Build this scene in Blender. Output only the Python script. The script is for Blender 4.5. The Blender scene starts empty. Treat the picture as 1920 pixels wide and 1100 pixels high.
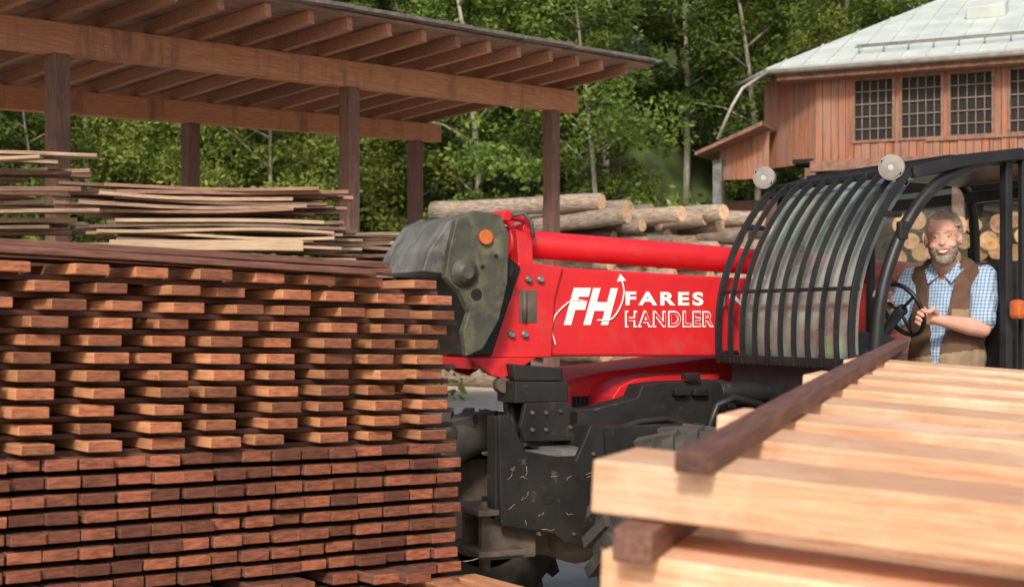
import bpy, math, random
import bmesh as _b
import numpy as np
from mathutils import Vector, Matrix, Euler, noise
random.seed(7); np.random.seed(7)
F=2667.0; ZC=1.45
S=bpy.context.scene; COL=S.collection
rad=math.radians
def W(px,py,d): return Vector(((px-960)*d/F,d,ZC-(py-600)*d/F))
class Frame:
    def __init__(s,ox,oy,deg): s.o=(ox,oy); s.a=rad(deg); s.c=math.cos(s.a); s.s=math.sin(s.a)
    def Y(s,px,py,Y):
        r=(px-960)/F; c,q=s.c,s.s
        X=(r*(s.o[1]+c*Y)-s.o[0]+q*Y)/(c-q*r); D=s.o[1]+q*X+c*Y
        return Vector((X,Y,ZC-(py-600)*D/F))
    def w(s,v): return Vector((s.o[0]+s.c*v[0]-s.s*v[1], s.o[1]+s.s*v[0]+s.c*v[1], v[2]))
    def mat(s): return Matrix.Translation((s.o[0],s.o[1],0))@Matrix.Rotation(s.a,4,'Z')
# ---------------------------------------------------------------- materials
def newmat(name):
    m=bpy.data.materials.new(name); m.use_nodes=True
    nt=m.node_tree; return m,nt,nt.nodes,nt.links,nt.nodes['Principled BSDF']
def mat(name,c1,c2=None,scale=8,stretch=(1,1,1),rough=.6,bump=.0,metal=0,rnd=0,lo=.35,hi=.65,coat=0,c3=None,s3=2,t3=.6,detail=6,bdist=.01,w3=.08,str3=(1,1,1),spec=.5):
    m,nt,N,L,P=newmat(name)
    P.inputs['Roughness'].default_value=rough; P.inputs['Metallic'].default_value=metal; P.inputs['Specular IOR Level'].default_value=spec
    P.inputs['Coat Weight'].default_value=coat; P.inputs['Coat Roughness'].default_value=.2
    if c2 is None: c2=tuple(x*.8 for x in c1)
    tc=N.new('ShaderNodeTexCoord'); mp=N.new('ShaderNodeMapping'); mp.inputs['Scale'].default_value=stretch
    oi=N.new('ShaderNodeObjectInfo'); va=N.new('ShaderNodeVectorMath'); va.operation='ADD'
    cx=N.new('ShaderNodeMath'); cx.operation='MULTIPLY'; cx.inputs[1].default_value=37
    L.new(oi.outputs['Random'],cx.inputs[0]); L.new(tc.outputs['Object'],va.inputs[0]); L.new(cx.outputs[0],va.inputs[1])
    src=va.outputs[0] if rnd else tc.outputs['Object']
    L.new(src,mp.inputs['Vector'])
    n=N.new('ShaderNodeTexNoise'); n.inputs['Scale'].default_value=scale; n.inputs['Detail'].default_value=detail; n.inputs['Roughness'].default_value=.62
    L.new(mp.outputs[0],n.inputs['Vector'])
    cr=N.new('ShaderNodeValToRGB'); e=cr.color_ramp.elements
    e[0].position=lo; e[0].color=(*c1,1); e[1].position=hi; e[1].color=(*c2,1)
    L.new(n.outputs['Fac'],cr.inputs[0]); out=cr.outputs[0]
    if c3:
        m3=N.new('ShaderNodeMapping'); m3.inputs['Scale'].default_value=str3; L.new(src,m3.inputs['Vector'])
        n3=N.new('ShaderNodeTexNoise'); n3.inputs['Scale'].default_value=s3; n3.inputs['Detail'].default_value=8; n3.inputs['Roughness'].default_value=.7
        L.new(m3.outputs[0],n3.inputs['Vector'])
        r3=N.new('ShaderNodeMapRange'); r3.inputs[1].default_value=t3-w3; r3.inputs[2].default_value=t3+w3; L.new(n3.outputs['Fac'],r3.inputs[0])
        mx=N.new('ShaderNodeMix'); mx.data_type='RGBA'; L.new(r3.outputs[0],mx.inputs[0]); L.new(out,mx.inputs[6]); mx.inputs[7].default_value=(*c3,1); out=mx.outputs[2]
    if rnd:
        hs=N.new('ShaderNodeHueSaturation'); mr=N.new('ShaderNodeMapRange'); mr.inputs[3].default_value=1-rnd; mr.inputs[4].default_value=1+rnd
        L.new(oi.outputs['Random'],mr.inputs[0]); L.new(mr.outputs[0],hs.inputs['Value']); L.new(out,hs.inputs['Color']); out=hs.outputs[0]
    L.new(out,P.inputs['Base Color'])
    if bump:
        b=N.new('ShaderNodeBump'); b.inputs['Strength'].default_value=bump; b.inputs['Distance'].default_value=bdist
        L.new(n.outputs['Fac'],b.inputs['Height']); L.new(b.outputs[0],P.inputs['Normal'])
    return m
def leafmat(name,c1,c2,c3,val=1.12):
    m,nt,N,L,P=newmat(name); N.remove(P)
    out=[n for n in N if n.type=='OUTPUT_MATERIAL'][0]
    g=N.new('ShaderNodeNewGeometry'); oi=N.new('ShaderNodeObjectInfo'); tc=N.new('ShaderNodeTexCoord')
    n=N.new('ShaderNodeTexNoise'); n.inputs['Scale'].default_value=.9; n.inputs['Detail'].default_value=3; L.new(tc.outputs['Object'],n.inputs['Vector'])
    a=N.new('ShaderNodeMath'); a.operation='MULTIPLY_ADD'; a.inputs[1].default_value=.55; L.new(g.outputs['Random Per Island'],a.inputs[0]); 
    b=N.new('ShaderNodeMath'); b.operation='MULTIPLY_ADD'; b.inputs[1].default_value=1.2; b.inputs[2].default_value=-.38; L.new(n.outputs['Fac'],b.inputs[0]); L.new(b.outputs[0],a.inputs[2])
    cr=N.new('ShaderNodeValToRGB'); e=cr.color_ramp.elements; e[0].color=(*c1,1); e[1].color=(*c3,1); e[0].position=.1; e[1].position=.95
    x=e.new(.5); x.color=(*c2,1); L.new(a.outputs[0],cr.inputs[0])
    hs=N.new('ShaderNodeHueSaturation'); hs.inputs['Saturation'].default_value=.98; mr=N.new('ShaderNodeMapRange'); mr.inputs[3].default_value=.75*val; mr.inputs[4].default_value=1.35*val
    L.new(oi.outputs['Random'],mr.inputs[0]); L.new(mr.outputs[0],hs.inputs['Value']); L.new(cr.outputs[0],hs.inputs['Color'])
    d=N.new('ShaderNodeBsdfDiffuse'); t=N.new('ShaderNodeBsdfTranslucent'); mx=N.new('ShaderNodeMixShader'); mx.inputs[0].default_value=.45
    L.new(hs.outputs[0],d.inputs[0]); L.new(hs.outputs[0],t.inputs[0]); L.new(d.outputs[0],mx.inputs[1]); L.new(t.outputs[0],mx.inputs[2]); L.new(mx.outputs[0],out.inputs[0])
    return m
def glassmat(name,tint,refl=.12,painted_glare=0,rmax=.6):
    m,nt,N,L,P=newmat(name); N.remove(P); out=[n for n in N if n.type=='OUTPUT_MATERIAL'][0]
    t=N.new('ShaderNodeBsdfTransparent'); t.inputs[0].default_value=(*tint,1)
    g=N.new('ShaderNodeBsdfGlossy'); g.inputs['Roughness'].default_value=.03
    lw=N.new('ShaderNodeLayerWeight'); lw.inputs[0].default_value=.35
    mr=N.new('ShaderNodeMapRange'); mr.inputs[3].default_value=refl; mr.inputs[4].default_value=rmax; L.new(lw.outputs['Fresnel'],mr.inputs[0])
    mx=N.new('ShaderNodeMixShader'); L.new(mr.outputs[0],mx.inputs[0]); L.new(t.outputs[0],mx.inputs[1]); L.new(g.outputs[0],mx.inputs[2]); o=mx.outputs[0]
    if painted_glare:
        tc=N.new('ShaderNodeTexCoord'); n=N.new('ShaderNodeTexNoise'); n.inputs['Scale'].default_value=3.5; n.inputs['Detail'].default_value=4; L.new(tc.outputs['Object'],n.inputs['Vector'])
        r=N.new('ShaderNodeMapRange'); r.inputs[1].default_value=.35; r.inputs[2].default_value=.7; r.inputs[3].default_value=painted_glare*.3; r.inputs[4].default_value=painted_glare*1.6; L.new(n.outputs['Fac'],r.inputs[0])
        d=N.new('ShaderNodeBsdfDiffuse'); d.inputs[0].default_value=(.56,.65,.55,1); m2=N.new('ShaderNodeMixShader'); L.new(r.outputs[0],m2.inputs[0]); L.new(o,m2.inputs[1]); L.new(d.outputs[0],m2.inputs[2]); o=m2.outputs[0]  # patchy pale green diffuse colour, painted in as reflections on the glass
    L.new(o,out.inputs[0]); return m
M={}
M['side']=mat('fresh_sawn_wood',(.60,.29,.14),(.40,.165,.078),6,(1,14,14),.7,.3,rnd=.25,c3=(.24,.09,.05),s3=5,t3=.66)
M['end']=mat('red_end_grain',(.40,.145,.065),(.21,.066,.032),22,(1,1,4),.75,.5,rnd=.45,c3=(.14,.05,.028),s3=7,t3=.64)
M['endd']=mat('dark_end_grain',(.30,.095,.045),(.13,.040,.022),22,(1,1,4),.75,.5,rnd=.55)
M['dark']=mat('dark_wet_wood',(.10,.04,.027),(.045,.019,.014),8,(1,14,14),.6,.3,rnd=.3)
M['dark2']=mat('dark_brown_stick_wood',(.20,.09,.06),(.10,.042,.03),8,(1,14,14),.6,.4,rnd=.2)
M['pale']=mat('pale_fresh_wood',(.82,.48,.29),(.62,.31,.17),7,(1,16,16),.75,.6,rnd=.12,c3=(.86,.57,.39),s3=3,t3=.56)
M['paleend']=mat('pale_end_grain',(.66,.33,.18),(.48,.21,.105),40,(1,1,1),.75,.4,rnd=.1)
M['plank']=mat('weathered_plank',(.40,.275,.19),(.19,.125,.085),5,(1,16,16),.8,.35,rnd=.5)
M['plankr']=mat('reddish_plank',(.34,.19,.125),(.16,.085,.058),5,(1,16,16),.8,.35,rnd=.5)
M['plankl']=mat('light_plank',(.58,.42,.28),(.40,.27,.17),5,(1,16,16),.8,.35,rnd=.25)
M['beam']=mat('glulam_beam',(.56,.26,.135),(.38,.16,.08),4,(1,14,14),.7,.25,c3=(.20,.10,.07),s3=1.6,t3=.60,str3=(2.2,.4,.4))
M['post']=mat('weathered_post',(.22,.12,.09),(.11,.058,.045),5,(12,12,1),.8,.4)
M['raft']=mat('rafter_wood',(.42,.21,.125),(.26,.12,.075),4,(1,12,12),.75,.25,rnd=.25)
M['deck']=mat('roof_boarding',(.34,.20,.14),(.18,.10,.07),3,(1,20,1),.8,.3,c3=(.14,.09,.07),s3=3,t3=.58)
M['felt']=mat('roof_covering',(.20,.175,.16),(.10,.09,.08),12,(1,1,1),.9,.6)
M['red']=mat('red_paint',(.66,.016,.022),(.55,.012,.018),3,(1,1,1),.42,.04,coat=.15,c3=(.42,.085,.07),s3=4,t3=.66,w3=.14)
M['black']=mat('worn_black_paint',(.013,.013,.014),(.028,.026,.024),5,(1,1,1),.5,.12,c3=(.14,.12,.09),s3=11,t3=.67,w3=.07,spec=.3)
M['blackc']=mat('satin_black_steel',(.012,.012,.014),(.022,.022,.023),9,(1,1,1),.42,.05,c3=(.06,.055,.05),s3=14,t3=.68,spec=.4)
M['moss']=mat('mossy_black_steel',(.030,.031,.027),(.085,.083,.055),5,(1,1,1),.55,.25,c3=(.17,.155,.09),s3=7,t3=.60,w3=.10)
M['grey']=mat('dusty_grey_steel',(.20,.195,.18),(.085,.082,.078),5,(1,1,1),.6,.2,c3=(.04,.04,.038),s3=6,t3=.60,w3=.10)
M['steel']=mat('bare_steel',(.40,.38,.36),(.22,.2,.19),12,(1,1,1),.4,.2,metal=.7)
M['rust']=mat('rusty_brown_steel',(.15,.11,.085),(.06,.046,.038),9,(1,1,1),.7,.4)
M['rubber']=mat('dusty_rubber',(.038,.035,.032),(.09,.08,.068),7,(1,1,1),.85,.3)
M['rim']=mat('painted_rim',(.36,.34,.31),(.20,.18,.16),6,(1,1,1),.5,.15)
M['white']=mat('white_lettering',(.86,.84,.82),(.76,.74,.72),14,rough=.5,c3=(.62,.42,.40),s3=9,t3=.7)
M['lens']=mat('lamp_lens',(.66,.64,.58),(.40,.39,.36),30,(1,9,1),.12,.5)
M['amber']=mat('amber_reflector',(.55,.14,.03),(.4,.09,.02),20,rough=.3)
M['yellow']=mat('yellow_plastic',(.75,.68,.03),(.65,.58,.02),5,rough=.5)
M['gravel']=mat('pale_gravel_ground',(.62,.55,.45),(.46,.39,.30),3,(1,1,1),.95,.6,c3=(.33,.26,.19),s3=.5,t3=.64,detail=12,bdist=.04)
M['hill']=mat('forest_floor',(.040,.060,.020),(.095,.13,.038),1.2,(1,1,1),1,.6)
M['trunk']=mat('pale_bark',(.36,.33,.26),(.16,.14,.105),5,(3,3,.6),.9,.5,rnd=.4)
M['bark']=mat('log_bark',(.40,.31,.24),(.15,.11,.08),6,(1,5,5),.95,.9,rnd=.38,bdist=.04)
M['logend']=mat('log_end',(.68,.46,.29),(.46,.27,.155),14,(1,1,1),.85,.3,rnd=.3,c3=(.24,.16,.10),s3=5,t3=.62)
M['barkd']=mat('dark_thin_bark',(.10,.065,.045),(.05,.032,.022),6,(1,5,5),.95,.9,rnd=.35,bdist=.04)
M['logendo']=mat('orange_log_end',(.55,.30,.15),(.33,.16,.08),16,(1,1,1),.85,.3,rnd=.45,c3=(.18,.10,.06),s3=6,t3=.6)
M['barn']=mat('red_barn_boards',(.42,.16,.085),(.22,.085,.05),2.2,(5,5,.35),.8,.3,c3=(.27,.18,.14),s3=3,t3=.55,w3=.12,str3=(1.5,1.5,.3))
M['barnd']=mat('barn_trim',(.30,.16,.11),(.16,.08,.055),3,(3,3,3),.8,.3)
M['bars']=mat('window_bars',(.26,.19,.155),(.17,.12,.10),6,rough=.7)
M['zinc']=mat('weathered_metal_roof',(.60,.64,.60),(.47,.51,.48),1.5,(1,1,1),.55,.05)
M['gutter']=mat('gutter_metal',(.40,.36,.32),(.26,.23,.21),5,rough=.5,metal=.3)
M['void']=mat('dark_interior',(.008,.007,.006),(.014,.012,.01),3,rough=.9)
M['rock']=mat('grey_rock',(.36,.36,.34),(.16,.16,.15),2,(1,1,1),.95,.9,bdist=.1)
M['glass']=glassmat('tinted_cab_glass',(.86,.93,.88),.03,0,.22)
M['screen']=glassmat('green_windscreen_painted_glare',(.58,.68,.60),.14,.42,.5)  # greenish reflections are partly painted into this glass as a diffuse veil
M['pane']=mat('dark_window_pane',(.010,.010,.011),(.018,.017,.016),3,rough=.55,spec=.25)
M['leaf1']=leafmat('leaf_green',(.045,.080,.020),(.135,.20,.045),(.28,.34,.08))
M['leaf2']=leafmat('leaf_yellow_green',(.07,.10,.022),(.20,.255,.055),(.38,.40,.10))
M['leaf3']=leafmat('leaf_dark_green',(.026,.052,.018),(.08,.13,.036),(.17,.23,.065))
M['flower']=mat('pale_flower',(.6,.45,.47),(.5,.3,.38),5,rough=.8)
M['skin']=mat('skin',(.66,.36,.27),(.60,.30,.22),25,(1,1,1),.5,.05)
M['hair']=mat('grey_brown_hair',(.42,.33,.25),(.24,.18,.13),40,(1,1,1),.6,.2)
M['beard']=mat('grey_beard',(.50,.42,.36),(.30,.24,.20),60,(1,1,1),.7,.3)
M['vestb']=mat('brown_vest_cloth',(.13,.07,.042),(.085,.045,.028),12,rough=.85,bump=.3)
M['vestt']=mat('tan_vest_cloth',(.34,.245,.15),(.24,.17,.10),9,rough=.85,bump=.3)
M['trouser']=mat('khaki_trousers',(.42,.33,.22),(.30,.23,.15),12,rough=.9,bump=.2)
M['eyew']=mat('eye_white',(.58,.50,.45),(.5,.44,.4),5,rough=.2)
M['eyed']=mat('eye_iris',(.05,.055,.06),(.03,.03,.03),5,rough=.2)
M['lip']=mat('lips',(.48,.18,.15),(.40,.14,.12),20,rough=.5)
M['teeth']=mat('teeth',(.8,.76,.68),(.75,.7,.62),20,rough=.3)
M['seat']=mat('seat_fabric',(.03,.03,.032),(.05,.05,.05),20,rough=.9)
def shirtmat():
    m,nt,N,L,P=newmat('checked_shirt'); P.inputs['Roughness'].default_value=.9
    tc=N.new('ShaderNodeTexCoord')
    sx=N.new('ShaderNodeSeparateXYZ'); mp=N.new('ShaderNodeMapping'); mp.inputs['Rotation'].default_value=(0,0,rad(37)); L.new(tc.outputs['Object'],mp.inputs[0]); L.new(mp.outputs[0],sx.inputs[0])
    def stripe(o,per,w):
        a=N.new('ShaderNodeMath'); a.operation='MULTIPLY'; a.inputs[1].default_value=1/per; L.new(o,a.inputs[0])
        b=N.new('ShaderNodeMath'); b.operation='FRACT'; L.new(a.outputs[0],b.inputs[0])
        c=N.new('ShaderNodeMath'); c.operation='LESS_THAN'; c.inputs[1].default_value=w; L.new(b.outputs[0],c.inputs[0]); return c.outputs[0]
    a=stripe(sx.outputs[0],.016,.42); b=stripe(sx.outputs[2],.016,.42); c=N.new('ShaderNodeMath'); c.operation='ADD'; L.new(a,c.inputs[0]); L.new(b,c.inputs[1])
    d=N.new('ShaderNodeMath'); d.operation='MULTIPLY'; d.inputs[1].default_value=.5; L.new(c.outputs[0],d.inputs[0])
    cr=N.new('ShaderNodeValToRGB'); e=cr.color_ramp.elements; e[0].color=(.44,.53,.64,1); e[1].color=(.12,.19,.35,1); x=e.new(.5); x.color=(.24,.35,.50,1)
    L.new(d.outputs[0],cr.inputs[0]); L.new(cr.outputs[0],P.inputs['Base Color'])
    n=N.new('ShaderNodeTexNoise'); n.inputs['Scale'].default_value=16; n.inputs['Detail'].default_value=2; L.new(tc.outputs['Object'],n.inputs['Vector'])
    bp_=N.new('ShaderNodeBump'); bp_.inputs['Strength'].default_value=.7; bp_.inputs['Distance'].default_value=.02; L.new(n.outputs['Fac'],bp_.inputs['Height']); L.new(bp_.outputs[0],P.inputs['Normal']); return m
M['shirt']=shirtmat()
# ---------------------------------------------------------------- mesh builder
class MB:
    def __init__(s): s.v=[];s.f=[];s.m=[];s.sm=[]
    def add(s,vs,fs,m=0,sm=False):
        o=len(s.v); s.v+= [tuple(v) for v in vs]; s.f+=[tuple(i+o for i in f) for f in fs]
        s.m+= m if isinstance(m,list) else [m]*len(fs); s.sm+= sm if isinstance(sm,list) else [sm]*len(fs); return s
    def box(s,c,size,R=None,m=0):
        hx,hy,hz=[a/2 for a in size]; vs=[Vector((x*hx,y*hy,z*hz)) for x in(-1,1) for y in(-1,1) for z in(-1,1)]
        if R is not None: vs=[R@v for v in vs]
        c=Vector(c); vs=[v+c for v in vs]
        return s.add(vs,[(0,1,3,2),(4,6,7,5),(0,4,5,1),(2,3,7,6),(0,2,6,4),(1,5,7,3)],m)
    def cyl(s,p0,p1,r0,r1=None,n=16,m=0,mc=None,caps=True):
        return s.tube([p0,p1],[r0,r0 if r1 is None else r1],n,m,mc,caps)
    def tube(s,pts,r,n=10,m=0,mc=None,caps=True):
        pts=[Vector(p) for p in pts]
        if not hasattr(r,'__len__'): r=[r]*len(pts)
        vs=[];fs=[];prev=None
        for i,p in enumerate(pts):
            t=(pts[min(i+1,len(pts)-1)]-pts[max(i-1,0)]).normalized()
            if prev is None: a=t.orthogonal().normalized()
            else: a=(prev-t*prev.dot(t)).normalized()
            prev=a; b=t.cross(a)
            for k in range(n):
                q=2*math.pi*k/n; vs.append(p+(a*math.cos(q)+b*math.sin(q))*r[i])
        for i in range(len(pts)-1):
            for k in range(n): fs.append((i*n+k,i*n+(k+1)%n,(i+1)*n+(k+1)%n,(i+1)*n+k))
        sm=[True]*len(fs); mm=[m]*len(fs)
        if caps:
            fs+= [tuple(range(n-1,-1,-1)),tuple((len(pts)-1)*n+k for k in range(n))]; sm+=[False]*2; mm+=[m if mc is None else mc]*2
        return s.add(vs,fs,mm,sm)
    def prism(s,pts,y0,y1,m=0,ax='Y'):
        n=len(pts); 
        def mk(p,y): return (p[0],y,p[1]) if ax=='Y' else ((y,p[0],p[1]) if ax=='X' else (p[0],p[1],y))
        vs=[mk(p,y0) for p in pts]+[mk(p,y1) for p in pts]
        fs=[tuple(range(n)),tuple(range(2*n-1,n-1,-1))]+[(i,i+n,(i+1)%n+n,(i+1)%n) for i in range(n)]
        return s.add(vs,fs,m)
    def ell(s,c,r,R=None,m=0,nu=20,nv=12):
        c=Vector(c); vs=[];fs=[]
        if not hasattr(r,'__len__'): r=(r,r,r)
        for j in range(1,nv):
            th=math.pi*j/nv
            for i in range(nu):
                ph=2*math.pi*i/nu; v=Vector((r[0]*math.sin(th)*math.cos(ph),r[1]*math.sin(th)*math.sin(ph),r[2]*math.cos(th)))
                vs.append(c+(R@v if R is not None else v))
        t=Vector((0,0,r[2])); b=-t
        if R is not None: t=R@t;b=R@b
        vs+=[c+t,c+b]; T=len(vs)-2;B=T+1
        for j in range(nv-2):
            for i in range(nu): fs.append((j*nu+i,(j+1)*nu+i,(j+1)*nu+(i+1)%nu,j*nu+(i+1)%nu))
        for i in range(nu): fs.append((T,i,(i+1)%nu)); fs.append((B,(nv-2)*nu+(i+1)%nu,(nv-2)*nu+i))
        return s.add(vs,fs,m,True)
    def cap(s,p0,p1,r0,r1,m=0,n=14):
        p0=Vector(p0);p1=Vector(p1); s.tube([p0,p1],[r0,r1],n,m); s.ell(p0,r0,None,m,n,8); s.ell(p1,r1,None,m,n,8); return s
    def mesh(s,name,mats):
        me=bpy.data.meshes.new(name); me.from_pydata(s.v,[],s.f)
        for m in mats: me.materials.append(M[m])
        me.polygons.foreach_set('material_index',s.m); me.polygons.foreach_set('use_smooth',s.sm)
        me.update(); b=_b.new(); b.from_mesh(me); _b.ops.recalc_face_normals(b,faces=b.faces); b.to_mesh(me); b.free()
        return me
    def obj(s,name,mats,parent=None,bevel=0,label=None,cat=None,group=None):
        if isinstance(mats,str): mats=[mats]
        o=bpy.data.objects.new(name,s.mesh(name,mats)); COL.objects.link(o)
        if parent: o.parent=parent
        if bevel:
            md=o.modifiers.new('bevel','BEVEL'); md.width=bevel; md.segments=2; md.limit_method='ANGLE'; md.angle_limit=rad(50)
        tag(o,label,cat,group); return o
def tag(o,label=None,cat=None,group=None,kind=None):
    if label: o['label']=label
    if cat: o['category']=cat
    if group: o['group']=group
    if kind: o['kind']=kind
    return o
def empty(name,mw,label,cat,group=None):
    e=bpy.data.objects.new(name,None); COL.objects.link(e); e.matrix_world=mw; e.empty_display_size=.2; tag(e,label,cat,group); return e
def objm(name,me,mw,parent=None,label=None,cat=None,group=None):
    o=bpy.data.objects.new(name,me); COL.objects.link(o)
    if parent: o.parent=parent; o.matrix_local=mw
    else: o.matrix_world=mw
    tag(o,label,cat,group); return o
# ---------------------------------------------------------------- world, sun, camera
w=bpy.data.worlds.new('World'); S.world=w; w.use_nodes=True; nt=w.node_tree
sky=nt.nodes.new('ShaderNodeTexSky'); sky.sky_type='NISHITA'; sky.sun_disc=False
tosun=Vector((-.14,-.80,.60)).normalized()
sky.sun_elevation=math.asin(tosun.z); sky.sun_rotation=math.atan2(tosun.x,tosun.y); sky.dust_density=3.5; sky.air_density=1.0
bg=nt.nodes['Background']; nt.links.new(sky.outputs[0],bg.inputs[0]); bg.inputs[1].default_value=.15
sd=bpy.data.lights.new('sun','SUN'); sd.energy=3.1; sd.angle=rad(8); sd.color=(1,.94,.84)
so=bpy.data.objects.new('sun',sd); COL.objects.link(so); so.rotation_euler=tosun.to_track_quat('Z','Y').to_euler(); so.location=(-5,-5,12)
cam=bpy.data.cameras.new('camera'); co=bpy.data.objects.new('camera',cam); COL.objects.link(co); co.location=(0,0,ZC); co.rotation_euler=(rad(90),0,0)
cam.lens=50; cam.sensor_width=36; cam.shift_y=50/1920; cam.clip_end=800; cam.clip_start=.05
cam.dof.use_dof=True; cam.dof.focus_distance=6.7; cam.dof.aperture_fstop=5.0
S.camera=co; S.view_settings.view_transform='Standard'; S.view_settings.look='None'; S.view_settings.exposure=0
# ---------------------------------------------------------------- ground + hillside
def hz(x,y):
    t=max(0,y-33.5-min(8,max(0,x-2)*1.3)); return 0 if t<=0 else (.1*t*t if t<4 else 1.6+(t-4)*.74)+noise.noise(Vector((x*.15,y*.15,0)))*min(t*.3,1.5)
def grid(x0,x1,nx,y0,y1,ny,fz):
    vs=[(x0+(x1-x0)*i/nx,y0+(y1-y0)*j/ny) for j in range(ny+1) for i in range(nx+1)]; vs=[(x,y,fz(x,y)) for x,y in vs]
    return vs,[(j*(nx+1)+i,j*(nx+1)+i+1,(j+1)*(nx+1)+i+1,(j+1)*(nx+1)+i) for j in range(ny) for i in range(nx)]
g=MB().add(*grid(-300,300,60,-200,500,60,lambda x,y:0)).obj('ground',['gravel']); tag(g,kind='structure')
v_,f_=grid(-90,90,90,30,112,62,lambda x,y:hz(x,y)-.03+(0.04 if hz(x,y)>0.02 else 0))
h=MB().add(v_,f_,0,True).obj('hill',['hill']); tag(h,kind='structure')
# ---------------------------------------------------------------- foliage
def leaves(centers,sizes,name,matn,extra=None):
    N=len(centers); c=np.asarray(centers); s=np.asarray(sizes)[:,None]
    a=np.random.normal(size=(N,3)); a[:,2]*=.6; a/=np.linalg.norm(a,axis=1)[:,None]
    b=np.random.normal(size=(N,3)); b-= (b*a).sum(1)[:,None]*a; b/=np.linalg.norm(b,axis=1)[:,None]
    V=np.stack([c-a*s,c-b*s*.45,c+a*s,c+b*s*.45],1).reshape(-1,3)
    me=bpy.data.meshes.new(name); me.vertices.add(N*4); me.vertices.foreach_set('co',V.astype(np.float32).ravel())
    me.loops.add(N*4); me.loops.foreach_set('vertex_index',np.arange(N*4,dtype=np.int32))
    me.polygons.add(N); me.polygons.foreach_set('loop_start',np.arange(0,N*4,4,dtype=np.int32)); 
    try: me.polygons.foreach_set('loop_total',np.full(N,4,dtype=np.int32))
    except Exception: pass
    me.materials.append(M[matn])
    if extra:
        me.materials.append(M[extra]); mi=(np.random.rand(N)<.012).astype(np.int32); me.polygons.foreach_set('material_index',mi)
    me.update(calc_edges=True); me.validate(); return me
def tree_meshes(h,spread,crown0,nl,leafs,matn,k):
    mb=MB(); lean=Vector((random.uniform(-.16,.16),random.uniform(-.1,.1),0))
    pts=[];rs=[]
    for i in range(9):
        t=i/8; pts.append(Vector((0,0,h*t*.95-.4))+lean*h*t*t+Vector((math.sin(t*5+k)*.12,math.cos(t*4+k)*.1,0))); rs.append(.09*(1-t)**.8*h/10+.012)
    mb.tube(pts,rs,8); cs=[]; sz=[]
    for l in range(nl):
        t=crown0+(1-crown0)*((l+random.random())/nl); i=min(int(t*8),7); p=pts[i].lerp(pts[i+1],t*8-i)
        az=l*2.4+random.random(); sp=spread*(1.15-abs(t-.55)*1.3)*random.uniform(.6,1.1)
        e=p+Vector((math.cos(az)*sp,math.sin(az)*sp,random.uniform(.2,.7)*sp)); mid=p.lerp(e,.5)+Vector((0,0,.15))
        mb.tube([p,mid,e],[.04*h/10,.025*h/10,.010],5)
        for q in range(4):
            cc=p.lerp(e,random.uniform(.4,1.1))+Vector(np.random.normal(scale=.34*spread/1.6,size=3)); r=random.uniform(.35,.75)*spread/1.7
            nn=int(leafs/(nl*4)); d=np.random.normal(size=(nn,3)); d/=np.linalg.norm(d,axis=1)[:,None]; d*= (np.random.rand(nn,1)**.5)*r*np.array([1.25,1.25,.7])
            cs.append(np.array(cc)+d); sz.append(np.random.uniform(.05,.12,nn))
    return mb.mesh('trunk',['trunk']), leaves(np.concatenate(cs),np.concatenate(sz),'crown',matn)
TV=[tree_meshes(11,1.9,.22,16,13000,'leaf1',0),tree_meshes(13,1.7,.34,15,11000,'leaf1',1),tree_meshes(10,2.1,.16,17,14000,'leaf2',2),
    tree_meshes(12,1.6,.30,15,11000,'leaf3',3),tree_meshes(8,1.9,.10,16,13000,'leaf2',4),tree_meshes(14,1.5,.45,13,9500,'leaf1',5)]
TL=["slender broadleaf tree with green crown on the forest slope","tall thin-trunked tree with open green crown on the slope","yellow-green leafy tree at the forest edge","dark green tree standing on the wooded slope","low bushy yellow-green young tree at the forest edge","tall tree with bare pale trunk and high crown"]
def tree(x,y,v,sc,rz):
    e=empty('tree',Matrix.Translation((x,y,hz(x,y)))@Matrix.Rotation(rz,4,'Z')@Matrix.Diagonal((sc,sc,sc,1)),TL[v],'tree','trees of the forest slope')
    for nm,me in zip(('trunk','crown'),TV[v]):
        o=bpy.data.objects.new(nm,me); COL.objects.link(o); o.parent=e
rows=[(35,2.2),(38.5,2.1),(42,2.2),(46,2.4),(50,2.6),(55,2.9),(60,3.2),(66,3.6)]
for ri,(yy,st) in enumerate(rows):
    x=-yy*.40
    while x<yy*.40:
        X=x+random.uniform(-.8,.8);Y=yy+random.uniform(-1.5,1.5)
        if not (X>3.0 and Y<37.5) and not (X>4.6 and Y<43.5): tree(X,Y,random.choice([0,1,2,3,4,5,1,2] if ri>0 else [0,2,4,4,1,2]),random.uniform(.8,1.15)*(1 if ri>1 else .85),random.uniform(0,6.28))
        x+=st
BV=[]
for k in range(4):
    cs=[];sz=[]
    for q in range(16):
        c=np.array([random.uniform(-1,1),random.uniform(-.8,.8),random.uniform(.1,1.2)]); nn=220
        d=np.random.normal(size=(nn,3)); d/=np.linalg.norm(d,axis=1)[:,None]; d*=(np.random.rand(nn,1)**.5)*random.uniform(.25,.6); cs.append(c+d); sz.append(np.random.uniform(.045,.09,nn))
    BV.append(leaves(np.concatenate(cs),np.concatenate(sz),'bush',['leaf2','leaf1','leaf2','leaf3'][k],'flower' if k<2 else None))
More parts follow.
